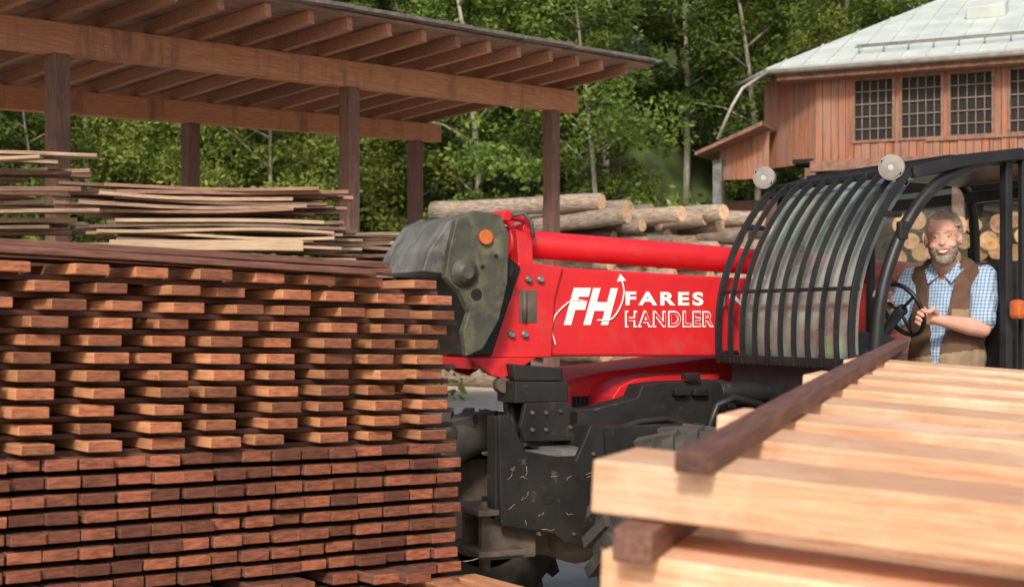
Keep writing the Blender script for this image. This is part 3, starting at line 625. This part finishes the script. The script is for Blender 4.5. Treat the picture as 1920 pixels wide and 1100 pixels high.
# chassis
ys=-.38
side=poly([(934,778),(955,778),(985,845),(1080,862),(1108,796),(1132,802),(1136,870),(1210,905),(1300,900),(1300,1010),(1135,1022),(1060,1017),(1040,1000),(940,985)],ys)
xf=min(p[0] for p in side)
ch=MB(); ch.prism(side,ys,ys+.03)
ch.box((xf+.015,ys+.075,.82),(.03,.088,.44)); ch.box((xf+.22,ys+.14,.66),(.38,.215,.03))
ch.prism([(-.19,.66),(2.7,.66),(2.7,.98),(-.02,.98),(-.04,.86),(-.19,.86)],-.345,.355,0)
ear=poly([(1076,862),(1104,798),(1128,803),(1132,868)],-.2); ch.prism(ear,-.2,-.17)
co_=ch.obj('chassis',['black'],TH,.006)
t=MB(); t.box((xf+.24,ys+.15,.862),(.40,.23,.014)); t.box((.0-.10,.0,.872),(.16,.64,.014)); t.obj('step_plate',['grey'],co_,.003)
for a,b,r_ in ((1027,932,.03),(975,905,.008),(1060,905,.008),(1100,900,.008),(1105,830,.012),(1000,975,.008),(1095,985,.01)):
    q=MF.Y(a,b,ys); MB().cyl((q.x,ys-.003,q.z),(q.x,ys+.001,q.z),r_,None,18).obj('hole',['void'],co_)
for a,b in ((960,880),(1112,850),(1118,880),(1010,1000),(1075,1000),(1150,930),(1150,960)):
    q=MF.Y(a,b,ys); MB().cyl((q.x,q.y-.010,q.z),(q.x,q.y+.02,q.z),.008,None,6).obj('bolt',['rust'],co_)
# scuffs: short pale scratches as thin weld-like strips on the side plate
t=MB(); rs_=random.Random(4)
for k in range(16):
    a,b=rs_.uniform(945,1120),rs_.uniform(880,1000); l_=rs_.uniform(8,34); an=rs_.uniform(-1.9,.4)
    p=[MF.Y(a+l_*j/3*math.cos(an)+rs_.uniform(-2,2),b+l_*j/3*math.sin(an)+rs_.uniform(-2,2),ys-.0015) for j in range(4)]; t.tube(p,.0012,4)
t.obj('paint_scratches',['plankl'],co_)
t=MB()
t.prism(poly([(985,756),(1060,752),(1085,772),(1082,826),(985,828),(975,800)],-.12),-.12,-.09)
t.prism(poly([(966,715),(1065,716),(1066,752),(966,756)],-.10),-.10,.1)
t.prism(poly([(960,682),(1053,690),(1056,714),(966,714)],-.05),-.05,.12)
t.prism(poly([(1066,770),(1120,765),(1195,745),(1205,722),(1250,716),(1360,712),(1362,790),(1230,815),(1120,812),(1066,800)],-.12),-.12,.02)
bwk=t.obj('front_bodywork',['black'],TH,.006)
for a,b in ((997,773),(1023,773),(1050,770),(997,805),(1023,805),(1068,800)):
    q=MF.Y(a,b,-.12); MB().cyl((q.x,q.y-.012,q.z),(q.x,q.y+.01,q.z),.009,None,6).obj('bolt',['rust'],bwk)
t=MB(); t.tube([MF.Y(x,y,-.30) for x,y in ((1140,815),(1170,800),(1200,790),(1250,785),(1300,800),(1340,830))],.014,8)
t.prism(poly([(1140,835),(1160,808),(1200,795),(1250,790),(1300,805),(1335,835),(1335,860),(1140,860)],-.29),-.29,-.27); t.obj('fender_plate',['black'],TH,.005)
t=MB(); q=MF.Y(1188,832,-.31); t.box(q,(.025,.01,.03)); t.obj('yellow_tag',['yellow'],TH)
t=MB()
for a,b in ((1295,705),(1275,735),(1310,735)): q=MF.Y(a,b,-.13); t.box((q.x,-.13,q.z),(.08,.05,.03))
t.cyl(MF.Y(1345,735,-.3),MF.Y(1470,735,-.3),.05,None,18); t.tube([MF.Y(x,y,-.4) for x,y in ((1330,800),(1345,760),(1375,745),(1430,760))],.018,8); t.tube([MF.Y(x,y,-.42) for x,y in ((1350,800),(1365,775),(1385,770),(1430,780))],.014,8)
t.obj('hydraulic_fittings',['blackc'],TH,.004)
hx=MF.Y(1062,700,.45).x
t=MB(); pr=poly([(1060,800),(1060,722),(1078,706),(1130,694),(1200,686),(1290,674),(1330,668)],.45)+[(2.9,1.27),(2.9,.95)]
t.prism(pr,.45,1.02); eh=t.obj('engine_hood',['red'],TH,.03)
t=MB()
for k in range(14): t.box((hx+.05+k*.022,.447,1.02),(.010,.012,.08))
t.box((hx+.20,.452,1.02),(.34,.006,.10)); t.obj('grille',['blackc'],eh)
t=MB(); t.prism(poly([(1146,775),(1148,745),(1162,724),(1190,710),(1240,703),(1350,700),(1350,716),(1245,717),(1205,726),(1184,745),(1178,775)],.2),.2,.45); t.obj('fender_edge',['red'],TH,.008)
MB().box((hx+1.2,.75,.72),(2.4,.5,.50)).obj('engine_compartment',['black'],TH,.02)
t=MB()
t.tube([(.0,-.5,.5),(.0,-.25,.5),(.0,-.12,.5),(.0,.12,.5),(.0,.25,.5),(0,.5,.5)],[.07,.09,.16,.16,.09,.07],18)
t.cyl((-.22,-.0,.5),(.2,0,.5),.12,.15,18); t.obj('front_axle',['rust'],TH,.006)
t=MB()
t.prism([(-.56,.42),(-.3,.42),(-.3,.62),(-.56,.62)],-.30,-.26); t.prism([(-.56,.42),(-.3,.42),(-.3,.62),(-.56,.62)],-.12,-.08)
t.box((-.5,-.19,.63),(.2,.34,.025)); t.box((-.5,-.19,.46),(.22,.4,.025)); t.cyl((-.5,-.2,.36),(-.5,-.2,.66),.025,None,12); t.obj('tow_hitch',['rust'],TH,.005)
def wheel(X,Y,R_,steer,name='wheel'):
    e=bpy.data.objects.new(name,None); COL.objects.link(e); e.parent=TH; e.location=(X,Y,R_); e.rotation_euler=(0,0,rad(steer))
    prof_=[(-.11,.30),(-.16,.33),(-.185,.40),(-.18,.465),(-.14,.49),(0,.497),(.14,.49),(.18,.465),(.185,.40),(.16,.33),(.11,.30)]
    n_=48; vs=[];fs=[]
    for k in range(n_):
        q=2*math.pi*k/n_
        for y,r in prof_: r=r*R_/.52; vs.append((math.cos(q)*r,y,math.sin(q)*r))
    m_=len(prof_)
    for k in range(n_):
        for j in range(m_-1): fs.append((k*m_+j,((k+1)%n_)*m_+j,((k+1)%n_)*m_+j+1,k*m_+j+1))
    t=MB().add(vs,fs,0,True)
    for k in range(24):
        for sd_ in (-1,1):
            q=2*math.pi*(k+.5*(sd_>0))/24; R=Matrix.Rotation(-q,3,'Y'); c=R@Vector((R_*.945,.095*sd_,0)); t.box(c,(.045,.20,.05),R@Matrix.Rotation(rad(35*sd_),3,'X'))
    t.obj('tyre',['rubber'],e)
    t=MB(); rr=R_/.52
    t.tube([(0,-.115,0),(0,-.10,0),(0,-.02,0),(0,.0,0)],[.30*rr,.285*rr,.26*rr,.26*rr],36,0); t.cyl((0,-.15,0),(0,-.02,0),.11,.13,20)
    for k in range(8): q=k*math.pi/4; t.cyl((math.cos(q)*.085,-.17,math.sin(q)*.085),(math.cos(q)*.085,-.14,math.sin(q)*.085),.012,None,6)
    t.obj('rim',['rim' if Y<0 else 'rust'],e,.004)
wheel(.30,-.72,.50,0); wheel(-.12,.74,.50,188); wheel(2.55,-.72,.50,0); wheel(2.55,.74,.50,180)
# cab
Y0,Y1=-1.0,.02
bprof=[MF.Y(a,b,-1.0) for a,b in ((1600,692),(1596,640),(1600,560),(1618,480),(1652,400),(1690,340),(1714,316))]
def sm(P_,k=5):
    out=[]
    for i in range(len(P_)-1):
        a=P_[max(i-1,0)];b=P_[i];c=P_[i+1];d=P_[min(i+2,len(P_)-1)]
        for j in range(k):
            s_=j/k; out.append(.5*((2*b)+(c-a)*s_+(2*a-5*b+4*c-d)*s_*s_+(-a+3*b-3*c+d)*s_**3))
    out.append(P_[-1]); return out
bprof=sm(bprof,4)
def bar(mb,P_,y,wy,th):
    vs=[];fs=[]
    for i,p in enumerate(P_):
        t_=(P_[min(i+1,len(P_)-1)]-P_[max(i-1,0)]).normalized(); nr=Vector((-t_.z,0,t_.x))
        for a,b in ((-1,-1),(1,-1),(1,1),(-1,1)): q=p+nr*(b*th/2); vs.append((q.x,y+a*wy/2,q.z))
    for i in range(len(P_)-1):
        for k in range(4): fs.append((i*4+k,i*4+(k+1)%4,(i+1)*4+(k+1)%4,(i+1)*4+k))
    fs+=[(0,1,2,3),tuple(len(vs)-4+k for k in (3,2,1,0))]; mb.add(vs,fs)
cabo=MB()
apts=sm([MF.Y(a,b,-.98) for a,b in ((1640,700),(1643,640),(1650,570),(1668,495),(1700,418),(1745,356),(1802,317),(1866,296),(1925,291))],5)
last=apts[-1]; apts+= sm([last,Vector((2.25,-.98,last.z-.0)),Vector((2.42,-.98,last.z-.12)),Vector((2.46,-.98,1.6)),Vector((2.46,-.98,.95))],4)[1:]
cabo.tube(apts,.028,12)
cabo.tube([p+Vector((0,.96,0)) for p in apts],.026,12)
q=MF.Y(1885,310,-.96); cabo.box((q.x,-.965,1.55),(.04,.045,1.28)); cabo.box((q.x+.075,-.985,1.55),(.022,.03,1.25)); cabo.box((q.x,-.02,1.55),(.035,.035,1.26))
cabo.box((1.66,-.97,1.08),(1.6,.06,.12)); cabo.box((1.66,-.02,1.08),(1.6,.06,.12)); cabo.box((2.44,-.5,1.1),(.05,.96,.14)); cabo.box((2.40,-.5,2.1),(.05,.96,.06)); cabo.box((.93,-.5,1.14),(.06,.96,.2))
cabo.box((1.7,-.5,.93),(1.55,.98,.2)); cabo.box((1.3,-.5,.78),(.7,.7,.2))
cab=cabo.obj('cab',['blackc'],TH,.006)
t=MB(); xr0=bprof[-1].x
rp=[Vector((1.48,0,2.13)),Vector((1.6,0,2.155)),Vector((1.9,0,2.185)),Vector((2.35,0,2.17))]; bar(t,rp,-.5,.94,.03); t.obj('roof',['blackc'],cab,.004)
t=MB()
for k in range(11):
    y=Y0+(Y1-Y0)*k/10; bar(t,[Vector((xr0,0,bprof[-1].z)),Vector((1.45,0,2.175)),Vector((1.78,0,2.205))],y,.012,.020)
for x,z in ((1.4,2.165),(1.76,2.205)): t.box((x,-.49,z),(.03,1.04,.03))
for y in (-1.01,.03): bar(t,[Vector((xr0-.02,0,bprof[-1].z-.02)),Vector((1.5,0,2.165)),Vector((1.80,0,2.205))],y,.03,.05)
t.obj('roof_guard',['blackc'],cab,.003)
t=MB(); NB=11
for k in range(NB):
    y=Y0+(Y1-Y0)*k/(NB-1); bar(t,bprof,y,.008 if 0<k<NB-1 else .014,.028 if 0<k<NB-1 else .034)
for i,P_ in ((0,bprof[0]),(9,bprof[9]),(24,bprof[-1])): t.box((P_.x+(.012 if i==9 else 0),(Y0+Y1)/2,P_.z+(.012 if i==0 else 0)),(.016,Y1-Y0+.02,.018))
t.box((bprof[1].x,(Y0+Y1)/2,bprof[0].z+.028),(.012,Y1-Y0,.03))
for y in (-1.0,.02):
    for i in (2,16): t.tube([bprof[i]+Vector((0,y-bprof[i].y,0)),bprof[i]+Vector((.12,y-bprof[i].y+.02,0))],.014,6)
t.obj('window_guard',['blackc'],cab,.002)
gl=MB(); gv=[p+Vector((.085,0,-.01)) for p in bprof]; vs=[(p.x,-.94,p.z) for p in gv]+[(p.x,-.04,p.z) for p in gv]; k=len(gv)
gl.add(vs,[(i,i+1,k+i+1,k+i) for i in range(k-1)],0,True); gl.obj('windscreen',['screen'],cab)
MB().add([(p.x,-.01,p.z) for p in apts],[tuple(range(len(apts)))]).obj('side_window',['glass'],cab)
MB().add([(2.45,-.95,1.2),(2.45,-.05,1.2),(2.45,-.05,2.1),(2.45,-.95,2.1)],[(0,1,2,3)]).obj('rear_window',['glass'],cab)
for (a,b,yy) in ((1433,333,.02),(1672,314,-.98)):
    q=MF.Y(a,b,yy); d=Vector((-.80,-.55,-.05)).normalized(); t=MB(); t.tube([q-d*.07,q-d*.05,q-d*.01,q+d*.012,q+d*.013,q+d*.004],[.022,.046,.056,.056,.048,.046],28); hl=t.obj('headlight',['rim'],cab,.002)
    t=MB(); t.ell(q+d*.006,(.045,.045,.007),d.to_track_quat('Z','Y').to_matrix(),0,28,8); t.obj('lens',['lens'],hl)
    t=MB(); t.tube([q-d*.03,q-d*.05+Vector((.02,.0,-.05)),q+Vector((.1,.02,-.06))],.012,8); t.obj('bracket',['blackc'],hl)
t=MB(); t.box((1.0,-.5,1.22),(.16,.8,.12)); t.prism([(.98,1.25),(1.2,1.25),(1.3,1.34),(1.15,1.40)],-.85,-.55); t.obj('dashboard',['blackc'],cab,.015)
t=MB(); q=MF.Y(1540,655,-.72); t.box((q.x+.06,-.72,q.z+.01),(.05,.09,.10)); t.obj('yellow_canister',['yellow'],cab,.01)
t=MB(); t.box((1.72,-.62,1.08),(.5,.5,.14)); t.box((1.98,-.62,1.42),(.12,.48,.62)); t.obj('seat',['seat'],cab,.04)
Cl=MF.Y(1693,580,-.72); nW=Vector((.9,0,.43)).normalized(); e1=Vector((0,1,0)); e2=nW.cross(e1); RW=.128
t=MB(); ring=[Cl+(e1*math.cos(q)+e2*math.sin(q))*RW for q in [2*math.pi*k/40 for k in range(41)]]; t.tube(ring,.011,10,caps=False)
for q in (.5,2.6,4.7): t.tube([Cl-nW*.02,Cl+(e1*math.cos(q)+e2*math.sin(q))*RW],.008,8)
t.cyl(Cl-nW*.03,Cl+nW*.005,.026,None,16); t.tube([Cl-nW*.02,Cl-nW*.2+Vector((0,0,-.1)),Vector((1.1,-.68,1.25))],.025,10); t.obj('steering_wheel',['blackc'],cab)
q=MF.Y(1692,432,-1.0); MB().box(q,(.05,.03,.08)).obj('latch',['blackc'],cab,.008)
q2=MF.Y(1905,580,-1.03); MB().box((q2.x,-1.04,q2.z),(.06,.06,.09)).obj('indicator_lamp',['amber'],cab,.02)
# ---------------------------------------------------------------- person
PO=W(1778,600,6.70); PO.z=1.12
phi=rad(-37); RP=Matrix.Rotation(phi,3,'Z')
def pl_(x,y,z): return RP@Vector((x,y,z))
HC=W(1768,446,6.62)-PO
RH=Matrix.Rotation(rad(-20),3,'Z')@Matrix.Rotation(rad(-4),3,'Y')@Matrix.Rotation(rad(3),3,'X')
def hl_(x,y,z): return HC+RH@Vector((x,y,z))
shL=pl_(.168,.0,.525); shR=pl_(-.168,.0,.525)
rimL=MF.w(Cl+(-e1*.95-e2*.30).normalized()*RW)-PO; rimR=MF.w(Cl+(e1*.6+e2*.35).normalized()*RW)-PO
elL=pl_(.195,-.10,.29); hdL=(rimL-elL).normalized(); wrL=rimL-hdL*.075
elR=pl_(-.225,-.14,.30); wrR=rimR-(rimR-elR).normalized()*.075
def torso(mb,g):
    mb.ell(pl_(0,.0,.02),(.160+g,.130+g,.13+g),RP); mb.ell(pl_(0,-.015,.16),(.150+g,.135+g,.16+g),RP); mb.ell(pl_(0,.0,.33),(.158+g,.122+g,.19+g),RP)
    mb.ell(pl_(0,.01,.46),(.148+g,.10+g,.11+g),RP)
    mb.cap(pl_(-.13,.01,.510),pl_(.13,.01,.510),.053+g,.053+g); mb.cap(pl_(-.065,.01,.555),pl_(.065,.01,.555),.043+g,.043+g)
bd=MB(); torso(bd,0)
bd.cap(pl_(0,.01,.52),HC+Vector((0,.02,-.06)),.058,.055)
for sh,el,wr in ((shL,elL,wrL),(shR,elR,wrR)):
    bd.cap(sh,el,.054,.040); bd.cap(el,el.lerp(wr,.3),.040,.042); bd.cap(el.lerp(wr,.3),el.lerp(wr,.7),.042,.032); bd.cap(el.lerp(wr,.7),wr,.032,.025)
def hand(mb,wr,rim,tang):
    hd=(rim-wr).normalized(); tg=(tang-hd*tang.dot(hd)).normalized(); up=hd.cross(tg)
    if up.z<0: up=-up
    Rm_=Matrix((tg,hd,up)).transposed()
    mb.ell(wr+hd*.045+up*.012,(.040,.050,.017),Rm_); mb.cap(wr,wr+hd*.02+up*.006,.025,.024)
    for i,(o_,l_) in enumerate(((-.030,.9),(-.010,1.05),(.011,1.0),(.030,.8))):
        k_=wr+hd*.078+up*.018+tg*o_; a=rim+up*.025+tg*o_*1.1+hd*.008*l_; b=rim+hd*.028*l_+up*.008+tg*o_*1.1; c=rim+hd*.018-up*.018+tg*o_*1.05
        mb.cap(k_,a,.0105,.0098); mb.cap(a,b,.0098,.009); mb.cap(b,c,.009,.008)
    b0=wr+hd*.025-tg*.030; b1=wr+hd*.055-tg*.050-up*.012; b2=rim-up*.022-tg*.036; mb.cap(b0,b1,.015,.012); mb.cap(b1,b2,.012,.0095)
tgL=MF.w(Cl+(-e1*.8-e2*.6)*RW)-MF.w(Cl+(-e1*1.-e2*.0)*RW); tgR=MF.w(Cl+(e1*.9+e2*.1)*RW)-MF.w(Cl+(e1*.3+e2*.6)*RW)
hand(bd,wrL,rimL,tgL); hand(bd,wrR,rimR,tgR)
hipL=pl_(.09,-.02,-.02);hipR=pl_(-.09,-.02,-.02); fw=Vector((-.93,-.36,0)).normalized()
knL=hipL+fw*.43+Vector((0,0,.02)); knR=hipR+fw*.43+Vector((0,0,.02)); anL=knL+fw*.12+Vector((0,0,-.14)); anR=knR+fw*.12+Vector((0,0,-.14))
for h_,k_,a_ in ((hipL,knL,anL),(hipR,knR,anR)): bd.cap(h_,k_,.085,.06); bd.cap(k_,a_,.058,.045)
for c,r in (((0,.018,.035),(.076,.093,.088)),((0,-.018,-.03),(.067,.078,.088)),((0,-.043,-.088),(.042,.038,.028)),((0,-.093,-.026),(.014,.016,.012)),((0,-.087,-.006),(.009,.011,.024)),((0,-.074,.026),(.052,.016,.010)),
    ((.037,-.068,-.034),(.025,.022,.018)),((-.037,-.068,-.034),(.025,.022,.018)),((.077,.012,-.008),(.011,.022,.033)),((-.077,.012,-.008),(.011,.022,.033)),((0,-.081,-.064),(.026,.012,.014)),((.0,.05,-.06),(.055,.05,.07)),
    ((.030,-.0755,.0135),(.0155,.0095,.0045)),((-.030,-.0755,.0135),(.0155,.0095,.0045)),((.030,-.0735,-.006),(.0155,.0095,.005)),((-.030,-.0735,-.006),(.0155,.0095,.005))):
    bd.ell(hl_(*c),r,RH)
def fuse(mb,vox,smooth=4):
    me=mb.mesh('f',['skin']); o=bpy.data.objects.new('f',me); COL.objects.link(o)
    r=o.modifiers.new('r','REMESH'); r.mode='VOXEL'; r.voxel_size=vox; r.use_smooth_shade=True
    s_=o.modifiers.new('s','SMOOTH'); s_.iterations=smooth; s_.factor=.5
    dg=bpy.context.evaluated_depsgraph_get(); dg.update(); m2=bpy.data.meshes.new_from_object(o.evaluated_get(dg)); bpy.data.objects.remove(o)
    m2.polygons.foreach_set('use_smooth',[True]*len(m2.polygons))
    return m2
me=fuse(bd,.0040,3); me.name='person'; me.materials.clear(); me.materials.append(M['skin'])
per=bpy.data.objects.new('person',me); COL.objects.link(per); per.location=PO
tag(per,"bearded man in checked shirt and brown vest holding the steering wheel",'person')
def child(name,me,mats_,par=per):
    me.name=name; me.materials.clear(); [me.materials.append(M[k]) for k in mats_]
    o=bpy.data.objects.new(name,me); COL.objects.link(o); o.parent=par; return o
sb=MB(); torso(sb,.010)
for sh,el in ((shL,elL),(shR,elR)): sb.cap(sh,sh.lerp(el,.80),.062,.064)
sb.cap(pl_(0,.01,.52),pl_(0,.0,.595),.070,.064)
sm_=fuse(sb,.006,3)
def wrinkle(me,a,s):
    n=len(me.vertices); co_=np.empty(n*3,np.float32); no_=np.empty(n*3,np.float32); me.vertices.foreach_get('co',co_); me.vertices.foreach_get('normal',no_)
    co_=co_.reshape(-1,3); no_=no_.reshape(-1,3)
    d=np.array([noise.noise(Vector(c)*s)+.5*noise.noise(Vector(c)*s*2.1) for c in co_.tolist()],np.float32)
    co_=co_+no_*d[:,None]*a; me.vertices.foreach_set('co',co_.ravel()); me.update()
wrinkle(sm_,.007,14)
def cut(me,fn):
    b=_b.new(); b.from_mesh(me); d=[f for f in b.faces if fn(f.calc_center_median())]; _b.ops.delete(b,geom=d,context='FACES'); b.to_mesh(me); b.free()
IRP=RP.inverted()
def neck(c):
    q=IRP@c; return q.z>.585+.25*(q.y) and abs(q.x)<.08 or (q.z>.50 and q.y<-.04 and abs(q.x)<.04*(q.z-.50)/.08)
cut(sm_,neck); child('shirt',sm_,['shirt'])
vb=MB(); torso(vb,.030); vb.cap(pl_(-.145,.01,.495),pl_(.145,.01,.495),.080,.080); vm=fuse(vb,.0055,4); wrinkle(vm,.006,11)
def vcut(c):
    q=IRP@c
    if q.z<-.06 or q.z>.63: return True
    if q.y<-.02 and abs(q.x-.002)<.020+.050*max(0,(q.z-.15))/.4: return True
    if abs(q.x)<.074 and q.z>.55: return True
    return abs(q.x)>.190+(.02 if q.z<.35 else 0)
cut(vm,vcut); vo=child('vest',vm,['vestb','vestt'])
mi=[]
for p in vm.polygons:
    q=IRP@p.center; t_=1 if (q.z<.17+.15*q.x and not (.05<q.z<.06)) else 0
    if .30<q.z<.38 and .065<q.x<.14: t_=1
    mi.append(t_)
vm.polygons.foreach_set('material_index',mi)
md=vo.modifiers.new('s','SOLIDIFY'); md.thickness=.008
tb=MB()
for h_,k_,a_ in ((hipL,knL,anL),(hipR,knR,anR)): tb.cap(h_,k_,.098,.072); tb.cap(k_,a_,.070,.058)
tb.ell(pl_(0,0,.0),(.175,.15,.13),RP); child('trousers',fuse(tb,.01,3),['trouser'])
cb=MB()
for sgn in (-1,1): cb.add([pl_(sgn*.012,-.085,.535),pl_(sgn*.062,-.035,.60),pl_(sgn*.095,-.045,.57),pl_(sgn*.055,-.112,.50)],[(0,1,2,3)])
o=cb.obj('collar',['shirt'],per); md=o.modifiers.new('s','SOLIDIFY'); md.thickness=.006
for sgn in (-1,1):
    e=MB().ell(hl_(sgn*.030,-.0785,.0040),(.0105,.0085,.0042),RH).obj('eye',['eyew'],per)
    MB().ell(hl_(sgn*.030,-.0850,.0040),(.0042,.0028,.0038),RH).obj('iris',['eyed'],e)
    t=MB(); t.tube([hl_(sgn*.016,-.089,.026),hl_(sgn*.033,-.087,.031),hl_(sgn*.050,-.075,.024)],[.0015,.0024,.0012],6); t.obj('eyebrow',['hair'],per)
t=MB(); t.tube([hl_(-.030,-.078,-.054),hl_(-.016,-.092,-.065),hl_(0,-.096,-.070),hl_(.016,-.092,-.065),hl_(.030,-.078,-.054)],[.0025,.0050,.0055,.0050,.0025],8); t.obj('lips',['lip'],per)
t=MB(); t.tube([hl_(-.023,-.088,-.0575),hl_(-.012,-.097,-.0625),hl_(0,-.100,-.065),hl_(.012,-.097,-.0625),hl_(.023,-.088,-.0575)],[.0012,.0032,.0040,.0032,.0012],8); t.obj('teeth',['teeth'],per)
def strands(mb,pts,nrm_,ln,wd,flow):
    for p,n_ in zip(pts,nrm_):
        d=(n_*random.uniform(.15,.5)+flow(p)+Vector(np.random.normal(scale=.18,size=3))).normalized(); s_=n_.cross(d).normalized()*wd
        L_=ln*random.uniform(.6,1.3); tip=p+RH@(d*L_)
        mb.add([p-RH@s_,p+RH@s_,tip],[(0,1,2)])
def sample(c,r,cond,N):
    P_=[];Q=[]
    while len(P_)<N:
        v_=Vector(np.random.normal(size=3)).normalized(); q=Vector((c[0]+v_.x*r[0],c[1]+v_.y*r[1],c[2]+v_.z*r[2]))
        if cond(q): P_.append(hl_(*q)); Q.append(Vector((v_.x/r[0],v_.y/r[1],v_.z/r[2])).normalized())
    return P_,Q
hb=MB(); hcond=lambda q:(q.z>.086 if q.y<-.045 else (q.z>.050 if q.y<-.01 else q.z>-.035+(0.03 if q.y<.03 else 0))) and not(abs(q.x)>.06 and q.z<.0 and q.y<.03)
P_,Q=sample((0,.02,.036),(.0775,.0945,.0895),hcond,4000); strands(hb,P_,Q,.022,.0022,lambda p:Vector((.6,.35,-.2))); hb.obj('hair',['hair'],per)
bb_=MB(); bc=lambda q:(q.z<-.050 and q.y<.03 and not(abs(q.x)<.031 and q.z>-.079)) or (q.z<-.015 and abs(q.x)>.060 and q.y<.02)
P_,Q=sample((0,-.020,-.033),(.0680,.0795,.0875),bc,2600); strands(bb_,P_,Q,.009,.0018,lambda p:Vector((0,-.1,-.9)))
P_,Q=sample((0,-.045,-.090),(.0425,.0385,.0285),lambda q:q.z<-.082,1300); strands(bb_,P_,Q,.012,.0018,lambda p:Vector((0,-.2,-.9)))
P_,Q=sample((0,-.083,-.050),(.032,.014,.010),lambda q:q.z>-.050 and q.y<-.08,300); strands(bb_,P_,Q,.006,.0015,lambda p:Vector((0,-.2,-.7)))
bb_.obj('beard',['beard'],per)
